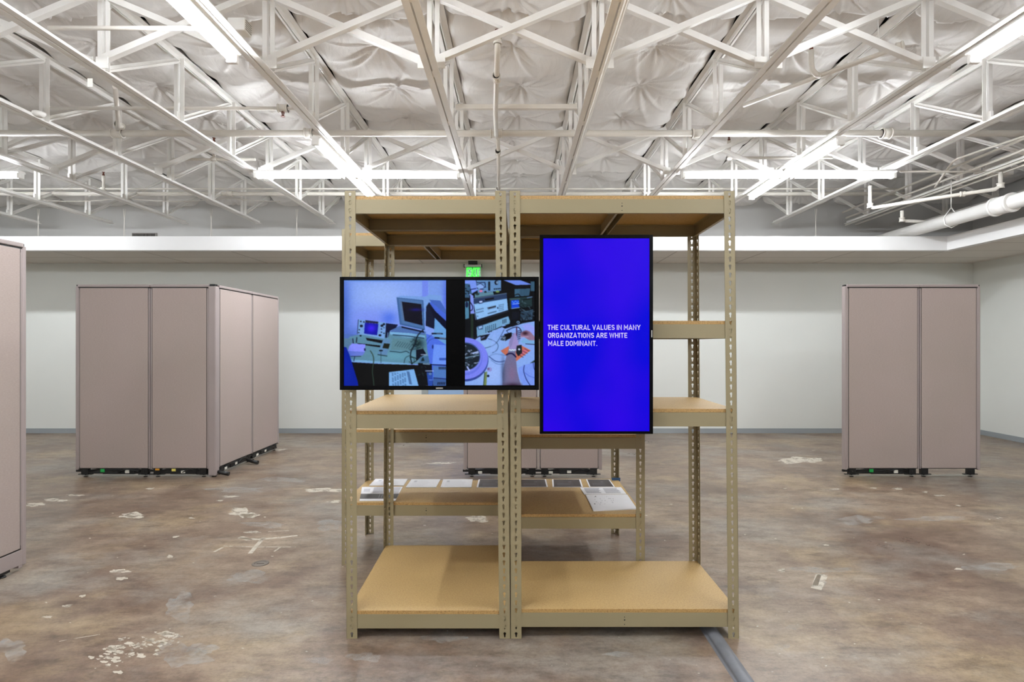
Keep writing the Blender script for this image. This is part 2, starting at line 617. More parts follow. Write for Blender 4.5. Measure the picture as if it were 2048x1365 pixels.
# quilted blankets, one per bay, hung as part of the ceiling
def blanket(x0, x1, y0, y1, step, seed):
    nx = max(8, int((x1 - x0) / step))
    ny = int((y1 - y0) / step)
    xs = np.linspace(x0, x1, nx + 1)
    ys = np.linspace(y0, y1, ny + 1)
    U, V = np.meshgrid(xs, ys, indexing='xy')
    mid = (x0 + x1) / 2
    rg = np.random.RandomState(seed)
    pitch = 0.78
    ks = np.arange(int(y0 / pitch) - 2, int(y1 / pitch) + 3)
    off = 5.82 - 7 * pitch
    best = np.full(U.shape, 9.0)
    h = np.zeros(U.shape)
    star = np.zeros(U.shape)
    for k in ks:
        px = mid + rg.uniform(-.06, .06)
        py = off + k * pitch + rg.uniform(-.04, .04)
        dx, dy = U - px, V - py
        dd = np.sqrt(dx * dx + dy * dy)
        th = np.arctan2(dy, dx)
        ph = rg.uniform(0, 6.28, 4)
        nn = rg.randint(9, 13)
        for j in range(nn):
            a0 = 2 * math.pi * (j + rg.uniform(-.3, .3)) / nn + ph[0]
            ca, sa = math.cos(a0), math.sin(a0)
            al = dx * ca + dy * sa
            off_ = -dx * sa + dy * ca + .10 * rg.uniform(-1, 1) * al * al / .4
            wid = .009 + .035 * np.clip(al, 0, 1)
            ln = rg.uniform(.2, .58)
            prof = np.where(al > 0, np.exp(-(al / ln) ** 2) * np.clip(al / .03, 0, 1), 0)
            star -= rg.uniform(.016, .034) * prof * np.exp(-(off_ / wid) ** 2)
        best = np.minimum(best, dd)
    pill = 1 - np.exp(-(best / .30) ** 1.15)
    e = np.minimum(U - x0, x1 - U) / .18
    edge = 1 - np.exp(-e * 1.1)
    h = -.165 * pill * (.30 + .70 * edge) + star
    # folds running from the joists
    a = rg.uniform(0, 6.28, 8)
    fold = (np.sin(V * 11 + U * 5 + 2.2 * np.sin(U * 3 + a[0]) + a[1]) * .5 + np.sin(V * 19 - U * 8 + 2 * np.sin(V * 1.3 + a[2]) + a[3]) * .35
            + np.sin(V * 5 + U * 9 + a[4]) * .4)
    h += fold * .016 * (.4 + np.exp(-e * .9) * 1.2)
    h += .018 * np.sin(V * 2.1 + a[5]) * edge
    # lap where one roll meets the next
    for sy in (2.62, 4.44, 6.58, 8.45):
        sy = sy + .03 * np.sin(U * 5 + a[6])
        tt = (V - sy)
        h += np.where((tt > 0) & (tt < .30), .05 * (1 - tt / .30), 0) - np.where((tt <= 0) & (tt > -.22), .03 * (1 + tt / .22), 0)
    z = 4.07 + h
    z = np.where(V > 9.2, z - ((V - 9.2) / .75) ** 2 * .14, z)
    curl = np.exp(-(np.minimum(U - x0, x1 - U)) / .022)
    z = z + .07 * curl
    z = np.minimum(z, 4.19)
    n1 = nx + 1
    verts = np.stack([U, V, z], -1).reshape(-1, 3)
    i = np.arange(ny)[:, None] * n1 + np.arange(nx)[None, :]
    faces = np.stack([i, i + n1, i + n1 + 1, i + 1], -1).reshape(-1, 4)
    me = bpy.data.meshes.new('insulation_blanket')
    me.vertices.add(len(verts))
    me.vertices.foreach_set('co', verts.astype(np.float32).ravel())
    me.loops.add(faces.size)
    me.loops.foreach_set('vertex_index', faces.astype(np.int32).ravel())
    me.polygons.add(len(faces))
    me.polygons.foreach_set('loop_start', np.arange(0, faces.size, 4, dtype=np.int32))
    me.polygons.foreach_set('use_smooth', np.ones(len(faces), dtype=bool))
    me.update(calc_edges=True)
    me.materials.append(M['vinyl'])
    o = bpy.data.objects.new('insulation_blanket', me)
    COL.objects.link(o)
    o.parent = ceiling
    return o


edges = [XL] + JX + [XRU]
for k in range(len(edges) - 1):
    x0, x1 = edges[k] + .024, edges[k + 1] - .024
    blanket(x0, x1, 1.2, YBU, .017 if 2 <= k <= 11 else .03, 40 + k)
    blanket(x0, x1, YF, 1.2, .09, 80 + k)

# crossed braces between joists
bp = MB()
def brace_bar(g, xa, za, xb, zb, y):
    d = Vector((xb - xa, 0, zb - za)).normalized()
    nrm = Vector((-d.z, 0, d.x))
    g.angle((xa, y, za), (xb, y, zb), .045, .005, nrm, (0, 1, 0))
brow = [(4.13, 'near row', range(2, 10)), (6.72, 'far row', range(0, 12))]
proto = None
for yy, rn, bays in brow:
    for k in bays:
        x = JX[k]
        r = thing('cross_brace', f'white X-shaped brace of the {rn}, between the {ORD[k]} and {ORD[k + 1]} roof joists', 'cross brace', (x, yy, 0), 0, 'cross braces between the roof joists')
        if proto is None:
            g = MB()
            brace_bar(g, .05, ZJ + .06, 1.17, ZTOP + .0, 0)
            a = g.build('brace_bar', M['steel'], r)
            g = MB()
            brace_bar(g, .05, ZTOP + .0, 1.17, ZJ + .06, .05)
            c = g.build('brace_bar', M['steel'], r)
            c2 = MB().box(.012, .10, -.006, .0, ZJ + .006, ZJ + .09).build('gusset_plate', M['steel'], r)
            c3 = MB().box(1.12, 1.208, -.006, 0, ZJ + .006, ZJ + .09).build('gusset_plate', M['steel'], r)
            proto = (a, c, c2, c3)
        else:
            for p in proto:
                child(p, r)

# ------------------------------------------------------------------ strip lights
def strip_light(label, p, length, rz):
    """p = middle of the lens underside, runs along local x"""
    r = thing('hanging_strip_light', label, 'strip light', p, rz, 'fluorescent strip lights')
    L = length / 2
    if length not in LAMP:
        g = MB()
        prof = [(-.045, .075), (.045, .075), (.055, .055), (.035, .045), (-.035, .045), (-.055, .055)]
        n = len(prof)
        vs = [(-L, y, z) for y, z in prof] + [(L, y, z) for y, z in prof]
        g.add(vs, [(i, (i + 1) % n, (i + 1) % n + n, i + n) for i in range(n)] + [tuple(reversed(range(n))), tuple(range(n, 2 * n))])
        a = g.build('housing', M['steel'], r)
        g = MB().tube([(-L + .03, 0, .022), (L - .03, 0, .022)], .030, 20)
        c = g.build('diffuser', M['diffuser'], r)
        g = MB().box(-.02, .02, -.036, .036, -.012, .06)
        d = rounded(g.build('end_cap', M['steel'], r, (-L + .015, 0, 0)), .008)
        e = child(d, r, (L - .015, 0, 0))
        LAMP[length] = (a, c, d, e)
    else:
        for p2 in LAMP[length]:
            child(p2, r)
    return r


LAMP = {}
ZL = 3.318
XA, XB = -1.93, 3.10
YC = 6.56
strip_light('lit strip light hung beside the sixth joist, running out of the top of the picture', (XA, 2.66, ZL), 2.44, math.pi / 2)
strip_light('lit strip light under the sixth joist, crossing the row of lamps above the landscape screen', (XA, 6.50, ZL), 2.1, math.pi / 2)
strip_light('lit strip light running out of the top corner opposite, nearest the viewer', (XB, 2.66, ZL), 2.44, math.pi / 2)
strip_light('lit strip light forming an X with the cross lamps, above the outer shelf post', (XB, 6.50, ZL), 2.1, math.pi / 2)
strip_light('lit cross lamp between the fifth and sixth joists, above the bare wall', (-2.505, YC, ZL), 1.02, 0)
strip_light('lit cross lamp between the sixth and seventh joists, over the landscape screen', (-1.26, YC, ZL), 1.20, 0)
strip_light('lit cross lamp starting above the upright screen, inner half of the far X', (2.47, YC, ZL), 1.14, 0)
strip_light('lit cross lamp ending by the thin conduits, outer half of the far X', (3.755, YC, ZL), 1.18, 0)
strip_light('lit cross lamp cut off by the edge of the picture beside the tall near divider', (-6.90, YC, ZL), 2.40, 0)
# unseen lamps added behind the viewer, in line with both rows, to light the shelf fronts
for yy in (-1.4, -4.6):
    for xx, w in ((XA, 'nearer the single tall divider'), (XB, 'nearer the double divider')):
        strip_light(f'added unseen strip light behind the viewer, {"first" if yy > -2 else "second"} in the row {w}', (xx, yy, ZL), 2.44, math.pi / 2)
# unseen cross lamps added above the picture to brighten the ceiling and shelves
strip_light('added unseen cross lamp above the picture, at the near end of the sixth joist lamp', (-1.855, 1.1, ZL), 2.40, 0)
strip_light('added unseen cross lamp above the picture, at the near end of the side soffit lamp', (3.14, 1.1, ZL), 2.40, 0)
strip_light('added unseen cross lamp outside the picture, beyond the tall near divider', (-6.98, 1.1, ZL), 2.40, 0)

# ------------------------------------------------------------------ pipes and conduits under the roof
def pipe(name, label, cat, pts, r, mt='pipe', n=14, couplings=()):
    if not couplings:
        o = MB().tube(pts, r, n).build(name, M[mt])
        return tag(o, label, cat)
    c = thing(name, label, cat, tuple(pts[0]))
    base = Vector(pts[0])
    MB().tube([Vector(p) - base for p in pts], r, n).build('pipe_run', M[mt], c)
    for q, d, L, rr in couplings:
        q, d = Vector(q) - base, Vector(d).normalized()
        g = MB().tube([q - d * L / 2, q - d * L / 2 * .98, q + d * L / 2 * .98, q + d * L / 2], [rr * .9, rr, rr, rr * .9], n)
        g.tube([q - d * L / 2, q - d * (L / 2 - .012)], rr * 1.12, n).tube([q + d * (L / 2 - .012), q + d * L / 2], rr * 1.12, n)
        g.build('coupling', M[mt], c)
    return c


def head(parent, p, rz=0, up=True):
    """sprinkler head on a short nipple, part of its pipe"""
    s = 1 if up else -1
    base = Vector(parent.location)
    p = Vector(p) - base
    g = MB().tube([p, p + Vector((0, 0, .02 * s))], .016, 10).tube([p + Vector((0, 0, .02 * s)), p + Vector((0, 0, .05 * s))], .006, 8)
    g.tube([p + Vector((0, 0, .05 * s)), p + Vector((0, 0, .054 * s))], .02, 12)
    for q in (-1, 1):
        g.bar(p + Vector((q * .013, 0, .02 * s)), p + Vector((q * .006, 0, .052 * s)), .004, .004)
    g.build('sprinkler_head', M['brass'], parent)


YP, ZP = 6.05, Z(267, 6.05)
main = pipe('sprinkler_main_pipe', 'thick off-white pipe spanning the roof straight across above the shelves', 'pipe',
            [(-9.4, YP, ZP), (7.8, YP, ZP)], .034, couplings=[((X(993, YP), YP, ZP), (1, 0, 0), .13, .045), ((X(235, YP), YP, ZP), (1, 0, 0), .12, .045),
                                                              ((X(1395, YP), YP, ZP), (1, 0, 0), .12, .045), ((X(1772, YP), YP, ZP), (1, 0, 0), .10, .052), ((X(618, YP), YP, ZP), (1, 0, 0), .09, .05)])
# branch along the middle bay
br = pipe('sprinkler_branch_pipe', 'slim white pipe rising from the thick pipe in the middle bay, sprinkler at its tip', 'pipe',
          [(X(993, YP), YP - .03, ZP - .03), (X(991, 5.3), 5.3, 3.555), (X(993, 4.7), 4.7, 3.6), (X(995, 4.35), 4.35, 3.63), (X(995, 4.3), 4.3, 3.67), (X(995, 4.3), 4.3, 3.72)], .022,
          couplings=[((X(993, 4.7), 4.7, 3.6), (0, 1, 0), .09, .03), ((X(995, 4.3), 4.3, 3.69), (0, 0, 1), .05, .03)])
head(br, (X(995, 4.3), 4.3, 3.72))
br = pipe('sprinkler_branch_pipe', 'slim white pipe running back from the thick pipe down to the top of the shelves', 'pipe',
          [(X(996, 6.11), 6.11, ZP - .03), (X(997, 6.7), 6.7, 3.525), (X(997, 7.2), 7.2, 3.525), (X(998, 8.12), 8.12, 3.55)], .02, couplings=[((X(997, 7.9), 7.9, 3.545), (0, 1, 0), .1, .03), ((X(996, 6.4), 6.4, 3.56), (0, 1, 0), .08, .03)])
# strut in the middle bay
tag(MB().box(JX[6] + .05, JX[7] - .04, 5.28, 5.32, Z(219, 5.3), Z(210, 5.3)).build('pipe_strut', M['pipe']), 'square off-white strut tying the two middle joists together', 'strut')
br = pipe('sprinkler_branch_pipe', 'thin pipe crossing behind the fifth joist, capped by a valve near the sixth joist', 'pipe', [(X(102, 5.3), 5.3, Z(217, 5.3)), (X(612, 5.3), 5.3, Z(217, 5.3))], .016,
          couplings=[((X(566, 5.3), 5.3, Z(217, 5.3)), (1, 0, 0), .09, .036)])
head(br, (X(566, 5.3), 5.3, Z(222, 5.3)), up=False)
# riser at the left
br = pipe('sprinkler_branch_pipe', 'short leaning pipe joining the thick pipe beside the fourth joist', 'pipe',
          [(X(240, YP), YP - .035, ZP + .03), (X(236, 5.6), 5.6, 3.63), (X(230, 5.0), 5.0, 3.66)], .02, couplings=[((X(239, 5.9), 5.9, ZP + .03), (0, 1, 0), .08, .03)])
# bar near the top left
tag(MB().tube([(JX[4] + .02, 3.7, 3.455), (JX[5] - .03, 3.7, 3.455)], .014, 12).build('round_brace_bar', M['pipe']), 'round white bar between the fifth and sixth joists, nearest the viewer', 'bar')
# rear pipes
pipe('sprinkler_branch_pipe', 'pale pipe spanning the far end of the roof, lower of the two', 'pipe', [(-9.4, 8.25, Z(388, 8.25)), (5.6, 8.25, Z(388, 8.25))], .028, couplings=[((X(460, 8.25), 8.25, Z(388, 8.25)), (1, 0, 0), .08, .036)])
tag(MB().tube([(-9.4, 8.15, Z(378, 8.15)), (5.6, 8.15, Z(378, 8.15))], .012, 10).build('electrical_conduit', M['pipe']), 'thin straight conduit just above the far pale pipe', 'conduit')
for px, py, lab in ((207, 352, 'small upright sprinkler on the far conduit, beside the second joist'), (1458, 282, 'short white sprinkler riser beside the ninth joist, over the outer shelf post'), (428, 285, 'small upright sprinkler peeking over the fifth joist')):
    Yq = 8.15 if py > 330 else 6.9
    base = (X(px, Yq), Yq, Z(py + (26 if py > 300 else 34), Yq))
    c = thing('sprinkler_riser', lab, 'sprinkler', base)
    L = (26 if py > 300 else 34) * Yq / F
    MB().tube([(0, 0, 0), (0, 0, L * .55), (0, 0, L * .56), (0, 0, L)], [.018, .018, .022, .022], 12).tube([(-.03, 0, 0), (.03, 0, 0)], .026, 12).build('riser_pipe', M['pipe'], c)
    head(c, (base[0], base[1], base[2] + L))
    if py < 330:
        MB().tube([(-.03 if px > 1000 else -.5, 0, 0), (1.25 if px > 1000 else .5, 0, 0)], .017, 12).build('feed_pipe', M['pipe'], c)
    if py == 352:
        MB().tube([(-.13, 0, -.03), (-.13, 0, .035)], [.05, .03], 14).build('round_cover', M['steel'], c)
# slanting branch on the right
P = [(X(1487, 5.5), 5.5, Z(211, 5.5)), (X(1640, 4.9), 4.9, Z(152, 4.9)), (X(1759, 4.45), 4.45, Z(109, 4.45)), (X(1800, 4.35), 4.35, Z(93, 4.35))]
br = pipe('sprinkler_branch_pipe', 'slanting pipe across the tenth bay with a capped end and an elbow', 'pipe', P, .02, couplings=[(P[3], Vector(P[3]) - Vector(P[2]), .05, .032)])
e = Vector(P[1])
q = Vector(br.location)
g = MB().tube([e - q, e - q + Vector((-.05, -.03, .0)), e - q + Vector((-.085, -.04, .03)), e - q + Vector((-.095, -.04, .09)), e - q + Vector((-.095, -.04, .2))], .022, 12)
g.build('elbow', M['pipe'], br)
MB().tube([Vector(P[2]) - q, Vector(P[2]) - q + Vector((-.02, 0, .42))], .005, 8).build('hanger', M['steel'], br)
head(br, e + Vector((-.095, -.04, .2)))
# white looped pipe on the right
Y1 = 6.9
A = [(X(1740, 7.2), 7.2, Z(372, 7.2)), (X(1740, 7.2), 7.2, Z(412, 7.2)), (X(1746, 7.18), 7.18, Z(416, 7.18)), (X(1860, 6.8), 6.8, Z(398, 6.8)), (X(1990, 6.4), 6.4, Z(379, 6.4)), (X(2001, 6.4), 6.4, Z(372, 6.4)), (X(2001, 6.4), 6.4, Z(345, 6.4))]
br = pipe('sprinkler_branch_pipe', 'white pipe with two elbows dropping below the eleventh joist like a trough', 'pipe', A, .022,
          couplings=[(A[1], (0, 0, 1), .06, .032), (A[5], (0, 0, 1), .06, .034), ((X(1925, 6.6), 6.6, Z(388.5, 6.6)), (1, -.3, 0), .05, .028)])
B = [(X(1804, 7.75), 7.75, Z(422, 7.75)), (X(1804, 7.75), 7.75, Z(440, 7.75)), (X(1812, 7.75), 7.75, Z(442, 7.75)), (X(1868, 7.75), 7.75, Z(445, 7.75)), (5.80, 7.75, Z(446, 7.75))]
pipe('sprinkler_branch_pipe', 'small grey elbowed pipe running behind the big white pipe', 'pipe', B, .022, couplings=[(B[1], (0, 0, 1), .06, .032)])
# big pipe
c = thing('large_white_pipe', 'very thick white pipe hung low beside the side soffit, passing over the back fascia', 'pipe', (5.37, 9.9, 2.94))
MB().tube([(0, 0, 0), (0, -15.7, 0)], .078, 28).build('pipe_run', M['steel'], c)
MB().tube([(0, -3.71, 0), (0, -3.51, 0)], .098, 28).tube([(0, -3.73, 0), (0, -3.70, 0)], .106, 28).tube([(0, -3.52, 0), (0, -3.49, 0)], .106, 28).build('coupling', M['steel'], c)
g = MB().tube([(0, -2.85, .15), (-.09, -2.85, .03), (-.08, -2.85, -.06), (0, -2.85, -.10), (.08, -2.85, -.06), (.09, -2.85, .03), (0, -2.85, .15)], .006, 8).tube([(0, -2.85, .15), (0, -2.85, .50)], .005, 8)
g.build('hanger', M['steel'], c)
# conduits
tag(MB().tube([(JX[7] + .03, YF + .2, ZJ - .014), (JX[7] + .03, 9.3, ZJ - .014)], .011, 10).build('electrical_conduit', M['pipe']), 'thin conduit clipped under the eighth joist over the upright screen', 'conduit')
for i, (dx, dz, y1, lab) in enumerate(((-.06, -.02, 9.4, 'lowest conduit of the bundle under the twelfth joist'), (.05, -.03, 9.3, 'outermost conduit of the bundle under the twelfth joist'),
                                      (-.17, .05, 9.2, 'middle conduit of the bundle beside the twelfth joist'), (-.28, .12, 9.1, 'highest conduit of the bundle beside the twelfth joist'))):
    tag(MB().tube([(JX[11] + dx, 1.0, ZJ + dz), (JX[11] + dx, y1, ZJ + dz - .01)], .014, 10).build('electrical_conduit', M['pipe']), lab, 'conduit', 'conduits of the bundle')
K = [(X(1870, 7.0), 7.0, Z(375, 7.0)), (X(1885, 6.8), 6.8, Z(352, 6.8)), (X(1905, 6.6), 6.6, Z(325, 6.6)), (X(1914, 6.5), 6.5, Z(318, 6.5)), (X(1960, 6.3), 6.3, Z(302, 6.3)), (X(2048, 6.0), 6.0, Z(273, 6.0)), (X(2200, 5.6), 5.6, Z(225, 5.6))]
tag(MB().tube(K, .012, 10).build('electrical_conduit', M['pipe']), 'thin bent conduit climbing from the twelfth joist towards the corner', 'conduit')
tag(MB().tube([(X(1800, 6.64), 6.64, Z(343, 6.64)), (X(1975, 6.64), 6.64, Z(344, 6.64))], .011, 10).build('electrical_conduit', M['pipe']), 'straight conduit leaving the end of the cross lamp by the double divider', 'conduit')
c = thing('junction_box', 'small white junction box at the outer end of the straight conduit', 'junction box', (X(2000, 6.64), 6.64, Z(347, 6.64)))
rounded(MB().box(-.12, .12, -.05, .05, -.03, .03).build('box_body', M['steel'], c), .006)
MB().tube([(-.14, 0, 0), (-.12, 0, 0)], .018, 12).build('box_connector', M['pipe'], c)
c = thing('junction_box', 'white lamp box standing on the sixth joist near the top strip light', 'junction box', (-1.825, 3.75, ZJ + .048))
rounded(MB().box(-.058, .058, -.05, .05, 0, .085).build('box_body', M['steel'], c), .008)
g = MB()
for k in range(5):
    g.box(.057, .060, -.04, .04, .012 + k * .014, .018 + k * .014)
g.build('vent_slots', M['grille'], c)
c = thing('smoke_detector', 'round white detector under the fourth joist', 'detector', (X(78, 4.9), 4.9, ZJ))
MB().tube([(0, 0, 0), (0, 0, -.015), (0, 0, -.03), (0, 0, -.04)], [.05, .05, .04, .025], 20).build('detector_body', M['steel'], c)
tag(MB().box(-.018, .018, -.001, .001, -.06, 0).build('hanging_paper_tag', M['tag'], None, (X(180, 4.05), 4.05, Z(157, 4.05))), 'small white tag dangling under the fifth joist', 'tag')
# sagging cable and hanging wires at the far end
pts = []
for k in range(41):
    s = k / 40
    px = 40 + s * 520
    sag = 6 * abs(math.sin(s * math.pi * 2.5))
    pts.append((X(px, 8.7), 8.7, Z(397 + sag, 8.7)))
tag(MB().tube(pts, .006, 8).build('sagging_cable', M['pipe']), 'thin white cable sagging under the far pipes over the cubicle dividers', 'cable')
for px, lab in ((75, 'fine wire hanging under the first joist end'), (247, 'fine wire hanging under the third joist end'), (421, 'fine wire hanging under the fourth joist end'), (592, 'fine wire hanging under the fifth joist end'), (1630, 'fine wire hanging beside the eleventh joist end')):
    Yw = 8.9
    g = MB().tube([(0, 0, 0), (.01, 0, -.18), (.0, 0, Z(474, Yw) - Z(418, Yw))], .003, 6).tube([(.03, 0, 0), (.012, 0, -.2), (.02, 0, Z(474, Yw) - Z(418, Yw))], .003, 6)
    tag(g.build('hanging_wire', M['pipe'], None, (X(px, Yw), Yw, Z(418, Yw))), lab, 'wire')
# vent grille at the upper wall
c = thing('wall_vent', 'narrow dark-slotted vent grille showing just above the back fascia', 'vent', (X(290, YBU), YBU, 3.0))
w = 25 * YBU / F
rounded(MB().box(-w, w, -.02, 0, 0, .338).build('vent_frame', M['grille'], c), .004)
g = MB()
for k in range(16):
    g.box(-w + .02 + k * (2 * w - .04) / 16, -w + .02 + (k + .55) * (2 * w - .04) / 16, -.024, -.018, .02, .325)
g.build('vent_slot', M['dark_slot'], c)


# ------------------------------------------------------------------ shelving
def key_outline():
    """keyhole: round head above a narrow slot, 14 mm wide, 22 mm tall"""
    pts = []
    for k in range(9):
        a = math.radians(-55 + k * (290 / 8))
        pts.append((.0068 * math.cos(a), .0045 + .0068 * math.sin(a)))
    pts += [(-.0036, -.011), (-.001, -.0135), (.0012, -.0135), (.0036, -.011)]
    return pts


KEY = key_outline()
PITCH = .0381
FL = .0515
HT = 2.134


def cell_points(w, h):
    out = []
    for x, y in KEY:
        s = 1.0 / max(abs(x) / (w / 2), abs(y) / (h / 2), 1e-6)
        out.append((x * s, y * s))
    return out


def post_mesh():
    g = MB()
    th = .002
    ncell = int(HT / PITCH)
    out = cell_points(FL, PITCH)
    n = len(KEY)

    def flange(fn):
        for k in range(ncell):
            zc = HT - (k + .5) * PITCH
            front_o = [fn(FL / 2 + x, 0, zc + y) for x, y in out]
            front_i = [fn(FL / 2 + x, 0, zc + y) for x, y in KEY]
            back_i = [fn(FL / 2 + x, th, zc + y) for x, y in KEY]
            back_o = [fn(FL / 2 + x, th, zc + y) for x, y in out]
            corners = [fn(FL / 2 + sx * FL / 2, d, zc + sy * PITCH / 2) for d in (0, th) for sx, sy in ((1, -1), (1, 1), (-1, 1), (-1, -1))]
            fs = []
            for i in range(n):
                j = (i + 1) % n
                fs += [(i, j, j + n, i + n), (i + n, j + n, j + 2 * n, i + 2 * n), (i + 2 * n, j + 2 * n, j + 3 * n, i + 3 * n)]
            # corner fills: outline ray points do not reach the cell's corners
            vs = front_o + front_i + back_i + back_o
            base = len(vs)
            vs += corners
            for ci, (sx, sy) in enumerate(((1, -1), (1, 1), (-1, 1), (-1, -1))):
                for i in range(n):
                    j = (i + 1) % n
                    a, c = out[i], out[j]
                    onv = lambda p: abs(abs(p[0]) - FL / 2) < 1e-6
                    if onv(a) != onv(c):
                        mx = a if onv(a) else c
                        my = c if onv(a) else a
                        if math.copysign(1, mx[0]) == sx and math.copysign(1, my[1]) == sy:
                            fs += [(i, base + ci, j), (i + 3 * n, j + 3 * n, base + 4 + ci)]
            g.add(vs, fs)
        zb = HT - ncell * PITCH
        q = [fn(0, 0, 0), fn(FL, 0, 0), fn(FL, th, 0), fn(0, th, 0), fn(0, 0, zb), fn(FL, 0, zb), fn(FL, th, zb), fn(0, th, zb)]
        g.hexa(q)
        e = [fn(FL - .0005, 0, 0), fn(FL, 0, 0), fn(FL, th, 0), fn(FL - .0005, th, 0), fn(FL - .0005, 0, HT), fn(FL, 0, HT), fn(FL, th, HT), fn(FL - .0005, th, HT)]
        g.hexa(e)

    flange(lambda a, d, z: (a, d, z))
    flange(lambda a, d, z: (d, a, z))
    g.box(0, .002, 0, .002, 0, HT)
    return g


post_proto = None


def shelving(label, corners_bot, corners_top, levels, support_axis):
    """corners: [(x0,y0),(x1,y0),(x1,y1),(x0,y1)] at the floor and at the top"""
    global post_proto
    bx = [Vector((*p, 0)) for p in corners_bot]
    tx = [Vector((*p, HT)) for p in corners_top]
    base = (bx[0] + bx[1] + bx[2] + bx[3]) / 4
    r = thing('shelving_unit', label, 'shelving', tuple(base), 0, 'tan steel shelving units')
    bx = [p - base for p in bx]
    tx = [p - base for p in tx]
    for i in range(4):
        d = (tx[i] - bx[i])
        ang = math.atan2(d.x, HT)
        ang2 = math.atan2(d.y, HT)
        rot = (Matrix.Rotation(ang, 4, 'Y') @ Matrix.Rotation(-ang2, 4, 'X') @ Matrix.Rotation(i * math.pi / 2, 4, 'Z')).to_euler()
        if post_proto is None:
            post_proto = post_mesh().build('post', M['tan'], r, tuple(bx[i]), rot)
        else:
            child(post_proto, r, tuple(bx[i]), rot)

    def corner(i, z, inset):
        p = bx[i].lerp(tx[i], z / HT)
        sx = 1 if i in (0, 3) else -1
        sy = 1 if i in (0, 1) else -1
        return Vector((p.x + sx * inset, p.y + sy * inset, z))

    for zt in levels:
        BT, BH = .0165, .067
        # board
        lo = [corner(i, zt - BT, .006) for i in range(4)]
        hi = [Vector((p.x, p.y, zt)) for p in lo]
        bo = MB().hexa(lo + hi, mi=1, top=0).build('shelf_board', [M['board'], M['board_edge']], r)
        # beams
        for i in range(4):
            j = (i + 1) % 4
            a, c = corner(i, zt - BT, .0028), corner(j, zt - BT, .0028)
            d = (c - a).normalized()
            s = Vector((-d.y, d.x, 0))
            g = MB()
            ztop, zbot = zt - BT - .0006, zt - BT - BH
            def strip(s0, s1, z0, z1):
                a0, c0 = a + d * .003, c - d * .003
                q = [a0 + s * s0, c0 + s * s0, c0 + s * s1, a0 + s * s1]
                g.hexa([(p.x, p.y, z0) for p in q] + [(p.x, p.y, z1) for p in q])
            strip(0, .003, zbot, ztop)
            strip(.003, .022, ztop - .003, ztop)
            strip(.003, .016, zbot, zbot + .003)
            # rivets in the post keyholes
            for e, sg in ((a, 1), (c, -1)):
                for zz in (zt - BT - .018, zt - BT - .052):
                    q = e + d * sg * (FL / 2)
                    g.tube([(q.x, q.y, zz), (q.x - s.x * .0035, q.y - s.y * .0035, zz)], .0058, 10)
            if support_axis == 'y' and i == 0 or support_axis == 'x' and i in (1, 3):
                mdp = (a + c) / 2
                for zz in (zt - BT - .02, zt - BT - .034, zt - BT - .055):
                    q = mdp - s * .0004
                    g.tube([(q.x, q.y, zz), (q.x + s.x * .0006, q.y + s.y * .0006, zz)], .0022 if zz != zt - BT - .034 else .0035, 8, mi=1)
            g.build('beam', [M['tan'], M['dark_slot']], r)
        # middle support under the board
        cz = zt - BT - .001
        if support_axis == 'y':
            p = (corner(0, cz, .01) + corner(1, cz, .01)) / 2
            q = (corner(3, cz, .01) + corner(2, cz, .01)) / 2
            sd = Vector((1, 0, 0))
        else:
            p = (corner(0, cz, .01) + corner(3, cz, .01)) / 2
            q = (corner(1, cz, .01) + corner(2, cz, .01)) / 2
            sd = Vector((0, 1, 0))
        g = MB()
        for s0, s1, z0, z1 in ((-.018, .018, -.003, 0), (-.018, -.015, -.062, -.003), (.015, .018, -.062, -.003), (-.026, -.018, -.062, -.059)):
            g.hexa([(v.x, v.y, cz + z0) for v in (p + sd * s0, q + sd * s0, q + sd * s1, p + sd * s1)] + [(v.x, v.y, cz + z1) for v in (p + sd * s0, q + sd * s0, q + sd * s1, p + sd * s1)])
        g.build('middle_support', M['tan'], r)
    return r


D0 = 2.714
shelving('tan shelving unit in front whose bottom and middle boards sit under the landscape screen',
         [(-.812, D0), (-.0324, D0), (-.036, 3.607), (-.834, 3.607)], [(-.8207, D0), (-.053, D0), (-.05, 3.607), (-.826, 3.607)], [2.11, 1.0845, .1305], 'x')
shelving('tan shelving unit in front carrying the upright blue screen, with a board beside that screen',
         [(-.0298, D0), (1.057, D0), (1.056, 3.327), (-.028, 3.327)], [(-.0364, D0), (1.037, D0), (1.045, 3.327), (-.034, 3.327)], [2.112, 1.5145, 1.094, .138], 'y')
bl = shelving('tan shelving unit at the back with white leaflets laid along its lowest board',
              [(-1.1126, 3.618), (-.040, 3.618), (-.040, 4.222), (-1.1126, 4.222)], [(-1.1126, 3.618), (-.045, 3.618), (-.045, 4.222), (-1.1126, 4.222)], [2.11, .859, .395], 'y')
brk = shelving('tan shelving unit at the back with dark leaflets on its lowest board',
               [(-.026, 3.335), (.748, 3.335), (.748, 4.222), (-.026, 4.222)], [(-.026, 3.335), (.748, 3.335), (.748, 4.222), (-.026, 4.222)], [2.11, .872, .405], 'x')
tx_ = brk.location
MB().box(X(1221, 4.222) - tx_.x, X(1238, 4.222) - tx_.x, 4.168 - tx_.y, 4.1685 - tx_.y, Z(961, 4.2), Z(954, 4.2)).build('tape_strip', M['blue_tape'], brk)['label'] = 'strip of blue tape round the rear post'

# ------------------------------------------------------------------ lettering (stroke letters)
def arc(cx, cy, rx, ry, a0, a1, n=8):
    return [(cx + rx * math.cos(math.radians(a0 + (a1 - a0) * k / n)), cy + ry * math.sin(math.radians(a0 + (a1 - a0) * k / n))) for k in range(n + 1)]


